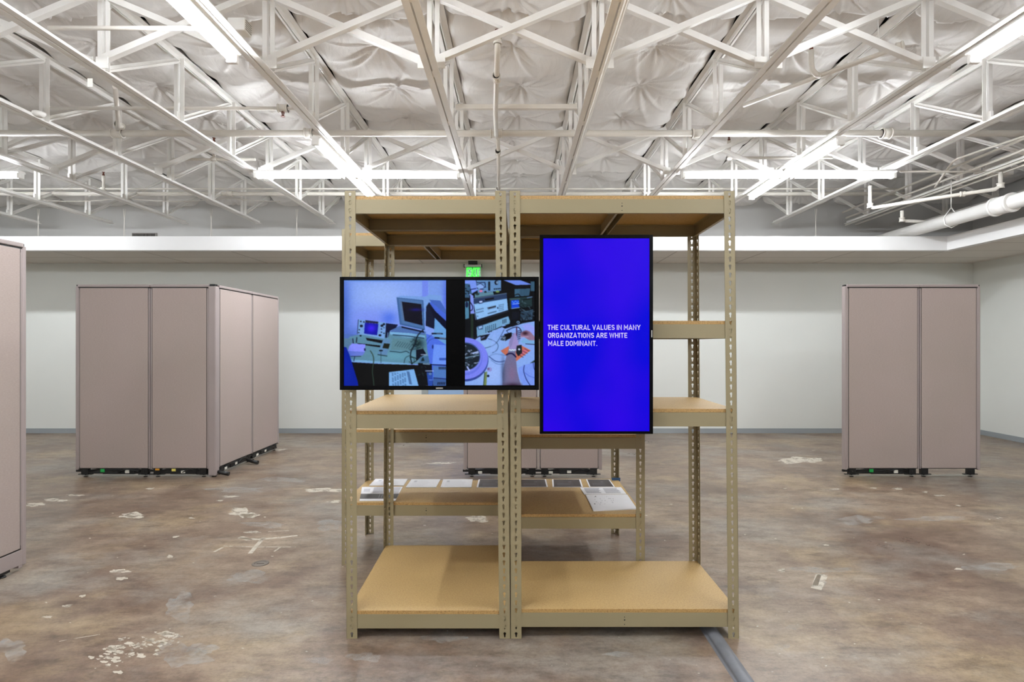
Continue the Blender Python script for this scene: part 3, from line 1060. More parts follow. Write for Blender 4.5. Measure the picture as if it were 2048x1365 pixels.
def glyph(c, s):
    """strokes as centre lines inside a box of height 1; returns (width, [polyline...])"""
    l, t, b_ = s / 2, 1 - s / 2, s / 2
    def W(w):
        return w - s / 2
    if c == 'T':
        return .58, [[(0, t), (.58, t)], [(.29, t), (.29, 0)]]
    if c == 'H':
        return .62, [[(l, 0), (l, 1)], [(W(.62), 0), (W(.62), 1)], [(l, .51), (W(.62), .51)]]
    if c == 'E':
        return .52, [[(.52, t), (l, t), (l, b_), (.52, b_)], [(l, .51), (.47, .51)]]
    if c == 'L':
        return .5, [[(l, 1), (l, b_), (.5, b_)]]
    if c == 'I':
        return s, [[(l, 0), (l, 1)]]
    if c == 'N':
        return .64, [[(l, 0), (l, .97), (W(.64), .03), (W(.64), 1)]]
    if c == 'M':
        return .78, [[(l, 0), (l, .96), (.39, .34), (W(.78), .96), (W(.78), 0)]]
    if c == 'A':
        return .66, [[(.05, 0), (.33, .97), (.61, 0)], [(.14, .26), (.52, .26)]]
    if c == 'V':
        return .64, [[(.05, 1), (.32, .04), (.59, 1)]]
    if c == 'Y':
        return .62, [[(.04, 1), (.31, .44), (.58, 1)], [(.31, .46), (.31, 0)]]
    if c == 'W':
        return .92, [[(.05, 1), (.25, .05), (.46, .9), (.67, .05), (.87, 1)]]
    if c == 'Z':
        return .54, [[(.03, t), (.47, t), (.07, b_), (.54, b_)]]
    if c == 'X':
        return .6, [[(.04, 0), (.56, 1)], [(.04, 1), (.56, 0)]]
    if c == 'U':
        w = .62
        return w, [[(l, 1), (l, .3)] + arc(w / 2, .3, w / 2 - l, .3 - b_, 180, 360, 10)[1:] + [(W(w), 1)]]
    if c == 'C':
        w = .58
        return w, [arc(w / 2, .7, w / 2 - l, .3 - b_, 8, 180, 10) + [(l, .3)] + arc(w / 2, .3, w / 2 - l, .3 - b_, 180, 352, 10)[1:]]
    if c == 'G':
        w = .6
        return w, [arc(w / 2, .7, w / 2 - l, .3 - b_, 8, 180, 10) + [(l, .3)] + arc(w / 2, .3, w / 2 - l, .3 - b_, 180, 360, 10)[1:] + [(W(w), .5), (.32, .5)]]
    if c == 'O':
        w = .6
        return w, [arc(w / 2, .7, w / 2 - l, .3 - b_, 0, 180, 10) + [(l, .3)] + arc(w / 2, .3, w / 2 - l, .3 - b_, 180, 360, 10)[1:] + [(W(w), .7)]]
    if c == 'D':
        w = .6
        return w, [[(.28, t), (l, t), (l, b_), (.28, b_)] + arc(.28, .3, W(w) - .28, .3 - b_, 270, 360, 6)[1:] + arc(.28, .7, W(w) - .28, .3 - b_, 0, 90, 6)]
    if c == 'R':
        w = .6
        return w, [[(l, 0), (l, t), (.32, t)] + arc(.32, .71, W(.58) - .32, t - .71, 90, -90, 10)[1:] + [(l, .71 - (t - .71))], [(.33, .46), (.54, 0)]]
    if c == 'S':
        w = .58
        r = (t - .51) / 2
        return w, [arc(w / 2, t - r, w / 2 - l, r, 20, 180, 8) + arc(w / 2, t - r, w / 2 - l, r, 180, 270, 5)[1:] + arc(w / 2, b_ + r, w / 2 - l, r, 90, 0, 5)[1:] + arc(w / 2, b_ + r, w / 2 - l, r, 0, -160, 8)[1:]]
    if c == '.':
        return s, [[(l, 0), (l, s)]]
    return .3, []


def ribbon(g, pts, w, place, mi=0):
    """flat stroke of width w along pts (2-D); place maps (x, y) to 3-D"""
    P = [Vector(p) for p in pts]
    n = len(P)
    L, R = [], []
    for i in range(n):
        if i == 0:
            d = (P[1] - P[0]).normalized()
            nm = Vector((-d.y, d.x))
            k = 1
        elif i == n - 1:
            d = (P[-1] - P[-2]).normalized()
            nm = Vector((-d.y, d.x))
            k = 1
        else:
            d1 = (P[i] - P[i - 1]).normalized()
            d2 = (P[i + 1] - P[i]).normalized()
            n1, n2 = Vector((-d1.y, d1.x)), Vector((-d2.y, d2.x))
            nm = (n1 + n2)
            if nm.length < 1e-4:
                nm = n1
            nm.normalize()
            k = min(1.0 / max(nm.dot(n1), .2), 2.2)
        L.append(P[i] + nm * w / 2 * k)
        R.append(P[i] - nm * w / 2 * k)
    vs = [place(p.x, p.y) for p in L] + [place(p.x, p.y) for p in R]
    g.add(vs, [(i, n + i, n + i + 1, i + 1) for i in range(n - 1)], mi)


def text_line(g, text, x0, x1, y0, h, place, s=.155, gap=.125, space=.40):
    """fit the line between x0 and x1, baseline y0, capital height h"""
    tot, items = 0, []
    for ch_ in text:
        if ch_ == ' ':
            tot += space - gap
            continue
        w, st = glyph(ch_, s)
        items.append((tot, st))
        tot += w + gap
    tot -= gap
    k = (x1 - x0) / tot
    for off, st in items:
        for pl in st:
            ribbon(g, [((off + x) * k / h, y) for x, y in pl], s, lambda x, y: place(x0 + x * h, y0 + y * h))


# ------------------------------------------------------------------ the pictures on the landscape screen
class Canvas:
    """small painter: photo-pixel coordinates, colours 0-255, supersampled"""

    def __init__(self, x0, y0, x1, y1, ss=2):
        self.x0, self.y0, self.w, self.h, self.ss = x0, y0, x1 - x0, y1 - y0, ss
        W, Hh = self.w * ss, self.h * ss
        self.gx, self.gy = np.meshgrid(x0 + (np.arange(W) + .5) / ss, y0 + (np.arange(Hh) + .5) / ss)
        self.a = np.zeros((Hh, W, 3))

    def put(self, mask, col, al=1.0):
        m_ = (np.clip(mask, 0, 1) * al)[..., None]
        self.a = self.a * (1 - m_) + np.array(col, float) * m_

    def poly(self, pts, col, al=1.0):
        x, y = self.gx, self.gy
        inside = np.zeros(x.shape, bool)
        n = len(pts)
        for i in range(n):
            (xa, ya), (xb, yb) = pts[i], pts[(i + 1) % n]
            if ya == yb:
                continue
            cr = ((ya > y) != (yb > y)) & (x < (xb - xa) * (y - ya) / (yb - ya) + xa)
            inside ^= cr
        self.put(inside.astype(float), col, al)

    def rect(self, x0, y0, x1, y1, col, al=1.0):
        self.poly([(x0, y0), (x1, y0), (x1, y1), (x0, y1)], col, al)

    def ell(self, cx, cy, rx, ry, col, al=1.0):
        d = ((self.gx - cx) / rx) ** 2 + ((self.gy - cy) / ry) ** 2
        self.put((d < 1).astype(float), col, al)

    def glow(self, cx, cy, rx, ry, col, al=1.0):
        d = ((self.gx - cx) / rx) ** 2 + ((self.gy - cy) / ry) ** 2
        self.put(np.exp(-d), col, al)

    def line(self, pts, w, col, al=1.0):
        m_ = np.zeros(self.gx.shape)
        for (xa, ya), (xb, yb) in zip(pts, pts[1:]):
            dx, dy = xb - xa, yb - ya
            L2 = dx * dx + dy * dy + 1e-9
            tt = np.clip(((self.gx - xa) * dx + (self.gy - ya) * dy) / L2, 0, 1)
            dd = np.hypot(self.gx - xa - tt * dx, self.gy - ya - tt * dy)
            m_ = np.maximum(m_, np.clip((w / 2 - dd) + .5, 0, 1))
        self.put(m_, col, al)

    def curve(self, pts, w, col, al=1.0):
        out = []
        P = [pts[0]] + list(pts) + [pts[-1]]
        for i in range(1, len(P) - 2):
            for k in range(8):
                s = k / 8
                o = []
                for q in (0, 1):
                    p0, p1, p2, p3 = P[i - 1][q], P[i][q], P[i + 1][q], P[i + 2][q]
                    o.append(.5 * (2 * p1 + (p2 - p0) * s + (2 * p0 - 5 * p1 + 4 * p2 - p3) * s * s + (3 * p1 - p0 - 3 * p2 + p3) * s ** 3))
                out.append(tuple(o))
        out.append(P[-2])
        self.line(out, w, col, al)

    def blur(self, n=1):
        for _ in range(n):
            p = np.pad(self.a, ((1, 1), (1, 1), (0, 0)), 'edge')
            self.a = (p[1:-1, 1:-1] * 2 + p[:-2, 1:-1] + p[2:, 1:-1] + p[1:-1, :-2] + p[1:-1, 2:]) / 6

    def result(self):
        s = self.ss
        a = self.a.reshape(self.h, s, self.w, s, 3).mean((1, 3))
        rn = np.random.RandomState(4)
        tx = rn.normal(0, 1, a.shape[:2] + (1,))
        tx = (tx + np.roll(tx, 1, 0) + np.roll(tx, 1, 1) + np.roll(tx, 2, 1)) / 2
        a = a * (1 + .012 * tx)
        return np.clip(a, 0, 255)


def picture_desk():
    c = Canvas(688, 561, 892, 772)
    c.a[:] = (132, 162, 238)
    c.glow(765, 592, 60, 34, (156, 184, 244), .9)
    c.glow(740, 640, 60, 26, (128, 146, 240), .7)
    c.glow(688, 620, 14, 90, (78, 112, 205), .9)
    c.glow(778, 637, 15, 13, (86, 122, 230), .9)
    c.glow(700, 668, 30, 14, (84, 112, 200), .7)
    c.rect(688, 561, 892, 564.5, (104, 146, 222), .7)
    c.rect(844, 562, 856, 594, (116, 138, 234), .9)
    c.rect(857, 564, 892, 592, (122, 156, 228), .8)
    c.glow(893, 600, 9, 50, (84, 112, 220), .9)
    # monitor shell
    c.poly([(794, 595), (802, 592), (850, 594), (858, 590), (882, 592), (884, 602), (874, 606), (856, 640), (848, 645)], (122, 162, 224))
    c.poly([(858, 600), (880, 602), (892, 622), (892, 634), (870, 616)], (72, 106, 190))
    c.poly([(852, 614), (858, 605), (876, 626), (872, 660), (851, 652)], (16, 24, 54))
    c.poly([(793, 595.5), (846.5, 601), (849.5, 661), (799.5, 650)], (66, 104, 158))
    c.poly([(797, 598), (844, 603), (847, 657), (803, 647)], (82, 120, 172))
    c.poly([(800, 603.5), (842.5, 609), (845, 651.5), (806, 641.5)], (13, 11, 32))
    c.poly([(800, 603.5), (803.5, 604), (809, 642), (806, 641.5)], (92, 120, 160))
    c.glow(832, 620, 12, 3, (26, 20, 130), .9)
    c.poly([(858, 606), (862, 605), (892, 630), (892, 644), (874, 628)], (74, 108, 214))
    c.poly([(857, 611), (892, 643), (892, 661), (868, 637)], (5, 8, 42))
    c.poly([(869, 636), (892, 660), (892, 692), (862, 692), (868, 660)], (108, 162, 218))
    # bench
    c.poly([(688, 668), (716, 670), (716, 690), (688, 700)], (86, 118, 190))
    c.poly([(700, 674), (716, 670), (780, 664), (852, 668), (858, 730), (700, 722), (688, 690)], (98, 142, 166))
    c.glow(790, 712, 34, 10, (110, 172, 190), .6)
    c.poly([(688, 677), (708, 678), (712, 700), (688, 700)], (96, 132, 160))
    c.poly([(701, 719), (760, 723), (818, 727), (818, 730.5), (760, 727), (702, 723.5)], (122, 172, 212))
    c.poly([(694, 724), (760, 728), (852, 731), (852, 772), (688, 772)], (13, 13, 13))
    # monitor foot, dock, keyboard
    c.poly([(779, 664), (793, 655), (800, 652), (852, 664), (850, 670), (812, 668)], (84, 118, 178))
    c.poly([(803, 653), (848, 663), (848, 666), (803, 656)], (14, 18, 44))
    c.poly([(779, 664), (822, 667), (850, 672), (850, 678), (806, 674), (780, 669)], (126, 178, 220))
    c.line([(786, 670), (820, 673), (848, 677)], 1.6, (22, 40, 60))
    c.poly([(785, 677), (832, 680), (826, 702), (782, 700)], (98, 138, 152))
    for k in range(8):
        c.line([(790 + k * 4.5, 692 + k), (797 + k * 4.5, 683 + k)], 1, (40, 66, 82), .8)
    # oscilloscope
    c.poly([(717, 639.5), (772, 646), (769, 678), (715, 668)], (122, 164, 220))
    c.line([(717, 640), (715, 668)], 1.2, (40, 50, 80))
    c.poly([(731, 641), (757, 644), (756, 648), (731, 646)], (38, 44, 66))
    c.poly([(730, 646), (757, 648.5), (754.5, 671), (728.5, 667.5)], (14, 24, 160))
    c.glow(743, 657, 9, 8, (70, 34, 240), .95)
    for px, py, r in ((722, 643.5, 1.6), (728, 644.5, 1.6), (723, 652.5, 3.2), (719, 660, 1.4), (718, 666, 1.5), (764, 652, 3), (768, 649, 2.6), (763, 658.5, 1.5), (768, 656, 1.2), (763, 665, 1.5), (768, 667, 1.4), (760, 671, 2.8), (721.5, 672, 2)):
        c.ell(px, py, r, r * .8, (16, 20, 40))
    c.poly([(772, 647), (796, 650), (792, 656), (780, 662), (776, 676), (770.5, 676)], (16, 22, 58))
    c.poly([(732, 676), (768, 681.5), (764, 687), (734, 681)], (12, 12, 18))
    c.poly([(714, 686.5), (761, 691.5), (760, 695), (718, 689)], (12, 14, 18))
    c.line([(706, 678), (707, 687)], 2, (30, 42, 70))
    c.line([(714, 676), (713, 685)], 2, (24, 32, 50))
    c.line([(776, 666), (775, 678)], 1.4, (120, 160, 200))
    # handset
    c.poly([(767, 678), (781, 679.5), (777, 697), (774, 711), (755.5, 709), (761, 694)], (100, 140, 182))
    c.poly([(768, 687), (780, 688), (777, 698), (765, 696.5)], (30, 34, 26))
    c.ell(762, 701.5, 4, 1.6, (20, 34, 44))
    c.line([(756, 709.5), (774, 712.5)], 1.6, (30, 52, 56))
    c.curve([(780, 703), (792, 704), (802, 705), (812, 703), (818, 706)], 1.3, (20, 44, 56))
    c.line([(762, 704), (762, 726)], .9, (40, 66, 76))
    c.curve([(741, 702), (746, 711), (747.5, 722), (745, 742), (747, 760), (748, 772)], 1.8, (52, 74, 62))
    # white box
    c.poly([(704, 687.5), (731, 689), (730, 704), (696, 702), (699, 693)], (140, 148, 250))
    c.poly([(696, 702), (730, 704), (726, 711), (702, 713), (698, 706)], (108, 128, 214))
    c.rect(728.5, 697, 731.5, 702, (20, 24, 80))
    c.line([(702, 713), (722, 713)], 1.2, (30, 40, 70))
    c.line([(710, 713), (708, 722)], 1.5, (30, 46, 70))
    c.poly([(688, 694), (693, 695), (699, 709), (708, 738), (716, 764), (717, 772), (688, 772)], (0, 34, 158))
    c.glow(694, 740, 10, 34, (0, 40, 176), .6)
    # cable tangle
    r = random.Random(5)
    c.glow(836, 688, 11, 11, (24, 48, 54), .95)
    for k in range(16):
        x, y = 828 + r.random() * 18, 678 + r.random() * 20
        c.curve([(x, y), (x + r.uniform(-9, 9), y + r.uniform(-6, 6)), (x + r.uniform(-12, 12), y + r.uniform(-8, 8))], 1, (18, 34, 40) if k % 3 else (84, 118, 116), .8)
    c.curve([(846, 660), (835, 672), (829, 690), (822, 703), (821, 716), (824, 728)], 2.4, (18, 32, 46))
    c.curve([(808, 726), (811, 716), (820, 712), (828, 718), (826, 726), (818, 724)], 1.1, (30, 54, 60))
    c.curve([(820, 715), (830, 716), (832, 722), (822, 728)], 1.6, (22, 44, 44))
    c.poly([(832, 700), (846, 698), (852, 708), (842, 714), (834, 722), (832, 716)], (14, 20, 38))
    c.line([(842, 709.5), (853, 709.5)], 1.8, (150, 160, 190))
    c.poly([(840, 714), (858, 712), (860, 726), (838, 726)], (74, 112, 150))
    c.poly([(843, 718), (846, 714), (849, 722), (842, 723)], (20, 44, 50))
    # computer case at the side
    c.poly([(852, 668), (864, 672), (892, 690), (892, 772), (864, 772), (860, 730), (854, 700)], (82, 116, 224))
    c.curve([(866, 668), (856, 676), (852, 682)], 1, (50, 80, 160))
    c.curve([(870, 677), (860, 680), (854, 688)], 1, (50, 80, 160))
    c.line([(864, 667.5), (884, 668)], 2.6, (8, 12, 30))
    c.line([(873, 668), (882, 668.3)], 1, (140, 170, 210))
    c.line([(870, 676), (892, 678)], 3, (8, 10, 30))
    c.line([(879, 676.6), (891, 677.4)], 1.1, (170, 190, 225))
    c.ell(865, 694, 1.4, 4, (30, 46, 120))
    c.poly([(868, 689), (892, 691), (892, 729), (864, 729), (866, 705)], (112, 152, 242))
    c.rect(878, 716, 892, 721, (62, 96, 186))
    c.line([(864, 729.5), (892, 731)], 1.8, (10, 16, 60))
    c.poly([(866, 732), (892, 733), (892, 756), (867, 755)], (84, 126, 192))
    c.poly([(866, 757), (892, 759), (892, 772), (866, 772)], (66, 100, 160))
    c.line([(867, 756), (892, 758)], 1.4, (16, 24, 60))
    for k in range(5):
        c.line([(878 + k * 3, 734.5), (878 + k * 3, 738.5)], 1.5, (8, 10, 26))
        c.line([(876 + k * 3.3, 765), (875 + k * 3.3, 769)], 1.5, (8, 10, 26))
    # open electronics
    c.poly([(836, 726), (863, 728), (866, 772), (834, 772)], (12, 15, 22))
    c.line([(846, 728), (859, 729)], 1.5, (150, 182, 214))
    c.line([(851, 742), (866, 742)], 1.8, (160, 182, 240))
    c.poly([(853, 745), (865, 745), (865, 772), (856, 772)], (46, 82, 172))
    c.ell(860, 748, 3, 2.4, (96, 130, 180))
    c.line([(858, 760), (864, 760)], 1.2, (120, 150, 230))
    c.line([(852, 772), (858, 772)], 1, (150, 150, 180))
    for k in range(10):
        x, y = r.uniform(838, 852), r.uniform(730, 752)
        c.line([(x, y), (x + r.uniform(-4, 4), y + r.uniform(-3, 3))], .9, (60, 84, 84), .8)
    # printed sheet
    c.poly([(778, 744.5), (828, 738.5), (837, 772), (778, 772)], (128, 178, 232))
    for k, x in enumerate((784, 789, 794, 799, 804, 808.5)):
        for j in range(11):
            y = 746.5 + j * 2.4
            if (k + j) % 5 != 3:
                c.line([(x + j * .12, y), (x + 2.3 + j * .12, y + .4)], 1.1, (34, 62, 104), .75)
    for j in range(10):
        c.line([(814 + j * .55, 744 + j * 2.6), (818 + j * .55, 744.5 + j * 2.6)], 1.6, (34, 58, 104), .8)
    c.blur(2)
    return c.result()


def picture_lab():
    c = Canvas(930, 561, 1069, 771)
    r = random.Random(11)
    c.a[:] = (8, 11, 18)
    c.rect(930, 561, 944, 596, (60, 96, 128))
    for k in range(10):
        c.ell(r.uniform(931, 942), r.uniform(572, 592), 1.4, 1.4, (14, 24, 34))
    c.poly([(930, 561), (952, 561), (956, 581), (944, 588), (940, 569), (930, 568)], (122, 152, 236))
    c.line([(941, 580), (952, 578)], 1.6, (24, 30, 90))
    # meter
    c.poly([(953, 561), (1002, 561), (1002, 582), (956, 587)], (102, 144, 192))
    c.poly([(953, 565.5), (971, 565), (972, 576), (954, 578)], (18, 30, 78))
    c.poly([(954, 567), (969.5, 566.6), (970, 574.5), (955, 576)], (106, 150, 200))
    c.ell(961, 573.5, 7.5, 4.5, (138, 172, 232))
    c.curve([(955, 571), (961, 568), (968, 573)], 1, (20, 32, 70))
    c.rect(976.5, 564, 980.5, 582, (14, 26, 40))
    c.ell(993, 566, 4, 4.6, (10, 16, 34))
    c.ell(994.5, 566, 2.4, 3, (120, 150, 184))
    for k in range(4):
        c.ell(989 + k * 3.6, 579 - k * .3, 1.4, 1.4, (10, 20, 34))
    c.ell(962, 583, 3.4, 2.2, (214, 120, 164))
    c.ell(964, 579, 4, 1.2, (40, 44, 96))
    c.poly([(950, 588), (986, 584), (988, 590), (950, 596)], (98, 140, 160))
    c.ell(971, 584.5, 2.4, 1.8, (14, 20, 26))
    c.ell(955, 589, 4, 2.4, (40, 62, 66))
    c.ell(995, 584, 4, 2, (122, 152, 96))
    c.ell(991, 587, 2, 2, (14, 26, 30))
    # black case with paper
    c.poly([(1003, 561), (1020, 561), (1066, 572), (1064, 600), (1006, 604)], (9, 9, 11))
    c.poly([(1006, 561), (1040, 561), (1064, 570), (1031, 571)], (112, 142, 230))
    c.poly([(1029, 572), (1060, 572), (1059, 592), (1029, 594)], (12, 14, 20))
    c.poly([(1029, 579), (1060, 578), (1058, 592), (1029, 594)], (72, 112, 142))
    for k in range(9):
        c.line([(1040 + k * 2.2, 579), (1040 + k * 2.2, 592)], .7, (30, 50, 66), .8)
    for k in range(4):
        c.line([(1030, 582 + k * 3), (1059, 581 + k * 3)], .6, (30, 50, 66), .7)
    c.rect(1061, 564, 1069, 583, (58, 92, 116))
    c.curve([(1028, 592), (1036, 589), (1040, 593)], 1.6, (8, 10, 16))
    # main instrument
    c.poly([(946.5, 598), (1013.5, 587), (1014, 599), (948.5, 609)], (44, 64, 100))
    c.line([(948, 597.5), (1013, 587.3)], .9, (130, 160, 190))
    c.poly([(970, 598.5), (988, 595.5), (988, 599), (971, 602)], (10, 12, 20))
    c.poly([(948, 609), (1014, 598), (1016, 621), (954, 640.5)], (142, 188, 238))
    c.poly([(957, 602), (966, 601), (966, 607), (958, 608.5)], (20, 30, 80))
    c.poly([(958.5, 603), (965, 602), (965, 605.8), (959, 606.6)], (178, 200, 244))
    c.poly([(974, 615.5), (992, 611.5), (992, 616), (976, 620)], (92, 116, 150))
    for k in range(5):
        c.ell(978.5 + k * 3, 616.6 - k * .8, 1.4, 1.2, (14, 16, 28))
    c.poly([(975, 627), (993, 622), (993, 624.6), (976, 629)], (78, 108, 142))
    for k in range(5):
        for j in range(2):
            c.ell(954 + k * 3, 620.5 - k * .7 + j * 5.5, 1.1, 1.3, (66, 92, 128))
    for k in range(4):
        for j in range(4):
            c.ell(998.5 + k * 2.7, 611 - k * .6 + j * 3.6, .9, .9, (56, 84, 116))
    c.ell(995.5, 616.5, 1, 2, (24, 40, 70))
    c.ell(955.5, 633, 1.4, 1.2, (70, 104, 140))
    c.line([(953, 641), (1016, 621.5)], 1.4, (10, 14, 30))
    c.line([(956, 642.5), (1017, 623)], .8, (70, 76, 96))
    # cables at the side
    c.poly([(939.5, 588), (947, 592), (949, 628), (941, 629)], (132, 152, 234))
    c.poly([(930, 604), (938, 603), (938.5, 637), (931, 639)], (84, 136, 166))
    c.ell(934, 610, 3, 6, (22, 32, 70))
    c.curve([(940, 604), (945, 612), (945.5, 619), (940, 623)], 1.6, (10, 14, 40))
    c.line([(940, 592), (940.5, 630)], 1.6, (10, 12, 26))
    c.rect(942, 628, 947, 680, (34, 50, 40))
    c.line([(950, 625), (952, 640)], 1.2, (120, 150, 200))
    # second instrument
    c.poly([(953.5, 655), (1016.5, 633), (1020, 643), (1019, 648), (1003, 653), (954.5, 674)], (118, 166, 206))
    for k in range(6):
        for j in range(4):
            c.ell(972 + k * 3.8, 655 - k * 1.2 + j * 3.2, 1, 1.1, (30, 52, 74))
    for k in range(3):
        c.rect(1005 + k * 3, 640 - k, 1006.4 + k * 3, 648 - k, (44, 66, 88))
    c.poly([(955, 653), (966, 650), (966, 659), (957, 660)], (60, 90, 130))
    c.poly([(957.5, 654), (964, 652), (965, 656), (958, 659)], (150, 182, 226))
    c.poly([(958, 671), (1003, 655), (1005, 664), (974, 673)], (126, 168, 204))
    c.ell(978, 664.5, 1.6, 1.4, (12, 20, 30))
    c.ell(982.5, 663.5, 1.6, 1.4, (12, 20, 30))
    for k in range(4):
        c.ell(991 + k * 3, 660.5 - k, 1, 1, (30, 50, 70))
    # small scope
    c.poly([(1018, 597), (1063, 593.5), (1064, 614), (1019, 619)], (36, 58, 62))
    c.poly([(1020, 598), (1040, 597), (1040, 600), (1020, 601)], (66, 90, 92))
    c.poly([(1022, 601.5), (1037.5, 600.5), (1039, 616), (1022.5, 618)], (22, 74, 214))
    c.line([(1024, 603), (1027, 606.5), (1031, 602.5), (1034, 606), (1037, 603)], 1.1, (110, 170, 250))
    c.line([(1025, 609), (1038, 607.5)], 1.1, (190, 214, 255))
    c.line([(1023, 618), (1039, 615.5)], 1.2, (150, 180, 210))
    c.line([(1044, 601), (1060, 598.5)], 1.6, (10, 14, 16))
    c.line([(1054, 596.5), (1064, 594.5)], 1.4, (110, 140, 190))
    for k in range(34):
        x, y = r.uniform(1040, 1066), r.uniform(605, 646)
        c.line([(x, y), (x + r.uniform(-7, 7), y + r.uniform(-5, 5))], 1.1, (10, 12, 18) if k % 2 else (104, 130, 150), .8)
    c.poly([(1041, 624), (1066, 620), (1064, 640), (1040, 642)], (70, 106, 136), .6)
    c.poly([(1024, 625), (1038, 624), (1038, 639), (1023, 640)], (15, 20, 34))
    for k in range(22):
        x, y = r.uniform(1036, 1062), r.uniform(622, 650)
        c.line([(x, y), (x + r.uniform(-8, 8), y + r.uniform(-7, 7))], 1.2, (8, 10, 16), .85)
    c.ell(1036, 645.5, 3.4, 3, (110, 140, 176))
    c.ell(1036, 645.5, 1.4, 1.2, (10, 14, 22))
    # bench
    c.poly([(955, 676), (1003, 655), (1006, 650), (1024, 654), (1046, 647), (1069, 643), (1069, 771), (930, 771), (930, 700)], (138, 172, 236))
    c.glow(985, 745, 30, 30, (164, 190, 246), .7)
    c.glow(980, 690, 26, 14, (150, 188, 236), .6)
    c.poly([(1003, 654), (1034, 646), (1035, 650), (1010, 658)], (12, 14, 22))
    c.poly([(1043, 652), (1056, 647), (1069, 655), (1069, 670), (1054, 664)], (152, 164, 240))
    c.curve([(1013, 662), (1026, 656), (1036, 655), (1042, 662), (1040, 668)], 1.4, (12, 16, 40))
    c.curve([(1013, 662), (1018, 667), (1030, 668)], 1, (40, 56, 90))
    # board and parts
    c.poly([(1008, 669), (1023, 665), (1024, 675), (1011, 682)], (10, 10, 16))
    c.poly([(1000, 680), (1006, 671), (1012, 673), (1011, 683)], (70, 92, 118))
    for k in range(12):
        c.ell(r.uniform(1001, 1011), r.uniform(673, 682), 1, .8, (190, 206, 230) if k % 2 else (16, 20, 30))
    c.poly([(961, 672), (980, 668), (972, 680), (962, 682)], (22, 26, 40))
    c.line([(963, 677), (969, 674)], 1.6, (120, 140, 190))
    c.curve([(968, 697), (985, 692), (996, 682), (1008, 660)], 1.1, (50, 72, 112))
    c.curve([(977, 678), (988, 682), (996, 690), (994, 700), (985, 706)], 1.1, (52, 76, 118))
    c.poly([(988, 662), (991, 662), (992, 700), (990, 704), (980, 704)], (150, 180, 244), .5)
    c.curve([(978, 713), (990, 722), (1000, 724), (1009, 722)], 1.6, (56, 80, 140))
    c.curve([(980, 712), (992, 708), (1012, 712)], .8, (90, 120, 170))
    c.curve([(982, 720), (994, 728), (1008, 729)], 1, (96, 126, 176))
    # orange pad
    c.poly([(1001, 702), (1018, 692), (1040, 690), (1061, 701), (1032, 723), (1026, 714), (1011, 711)], (198, 116, 94))
    c.poly([(1038, 703), (1052, 698), (1056, 703), (1042, 712)], (206, 116, 140), .8)
    for k in range(4):
        c.line([(1037 + k * 4, 710 - k * 4), (1046 + k * 4, 715 - k * 4)], 1.2, (70, 36, 70), .8)
    c.line([(1051, 688), (1069, 689.5)], 1.5, (44, 52, 80))
    c.poly([(1040, 683), (1052, 677), (1069, 680), (1069, 688), (1046, 687)], (126, 176, 222))
    # far hand
    c.poly([(1037, 672), (1044, 664), (1052, 661), (1060, 664), (1069, 674), (1069, 681), (1058, 681), (1047, 674)], (150, 122, 150))
    c.glow(1050, 667, 6, 4, (54, 26, 40), .95)
    c.curve([(1038, 676), (1046, 674), (1056, 674)], 2, (176, 146, 176))
    c.line([(1033, 655), (1033, 674)], 2, (70, 20, 50))
    c.poly([(1035, 662), (1041, 660), (1041, 678), (1036, 688)], (120, 136, 190), .8)
    for k in range(5):
        c.line([(1034, 663 + k * 4), (1040, 661 + k * 4)], 1, (30, 30, 60))
    # near hand, wrist and forearm
    c.poly([(1026, 668), (1030, 665), (1033, 672), (1036, 684), (1038, 693), (1035, 701), (1030, 703), (1018, 700), (1017, 688), (1020, 678)], (158, 146, 200))
    c.poly([(1019, 682), (1026, 668), (1029, 668), (1024, 690), (1019, 698)], (128, 128, 176), .6)
    c.poly([(1033, 692), (1043, 690), (1044, 706), (1036, 713), (1032, 706)], (28, 34, 46))
    c.ell(1038, 699, 2, 2, (200, 212, 236))
    c.poly([(1017, 702), (1031, 703), (1032, 722), (1034, 742), (1038, 758), (1042, 771), (1005, 771), (1005, 748), (1008, 730), (1013, 712)], (116, 114, 150))
    c.glow(1024, 748, 8, 18, (140, 112, 146), .6)
    c.glow(1006, 745, 4, 30, (70, 84, 120), .7)
    c.glow(1026, 771, 18, 5, (60, 40, 64), .9)
    c.poly([(1017, 698), (1031, 699), (1031, 703), (1016, 704)], (120, 140, 176))
    for k in range(5):
        c.ell(1019.5 + k * 2.6, 700 + (k % 2) * .8, 1.3, 1.3, (226, 236, 250))
    c.curve([(1013, 710), (1018, 707.5), (1025, 708), (1031.5, 714)], 2.6, (22, 16, 66))
    # sleeve
    c.poly([(1036, 736), (1048, 730), (1069, 725), (1069, 771), (1046, 771), (1038, 755)], (126, 156, 238))
    c.curve([(1048.5, 731), (1047, 742), (1052, 758), (1060, 771)], 1.2, (14, 24, 84))
    c.curve([(1066, 726), (1067, 735), (1069, 740)], 1, (20, 34, 96))
    c.curve([(1050, 746), (1058, 752), (1069, 756)], 1.4, (92, 118, 214))
    c.poly([(1059, 727), (1069, 720), (1069, 725)], (40, 60, 60))
    # ring lamp
    c.ell(931, 720, 46, 43, (52, 72, 150))
    c.ell(930.5, 717, 45.5, 41.5, (126, 136, 240))
    c.ell(929, 717, 36, 34, (108, 122, 226))
    c.ell(929, 714.5, 34, 31, (128, 140, 238))
    c.ell(930, 713, 31, 28, (62, 84, 140))
    c.ell(929, 714, 30, 27, (26, 38, 50))
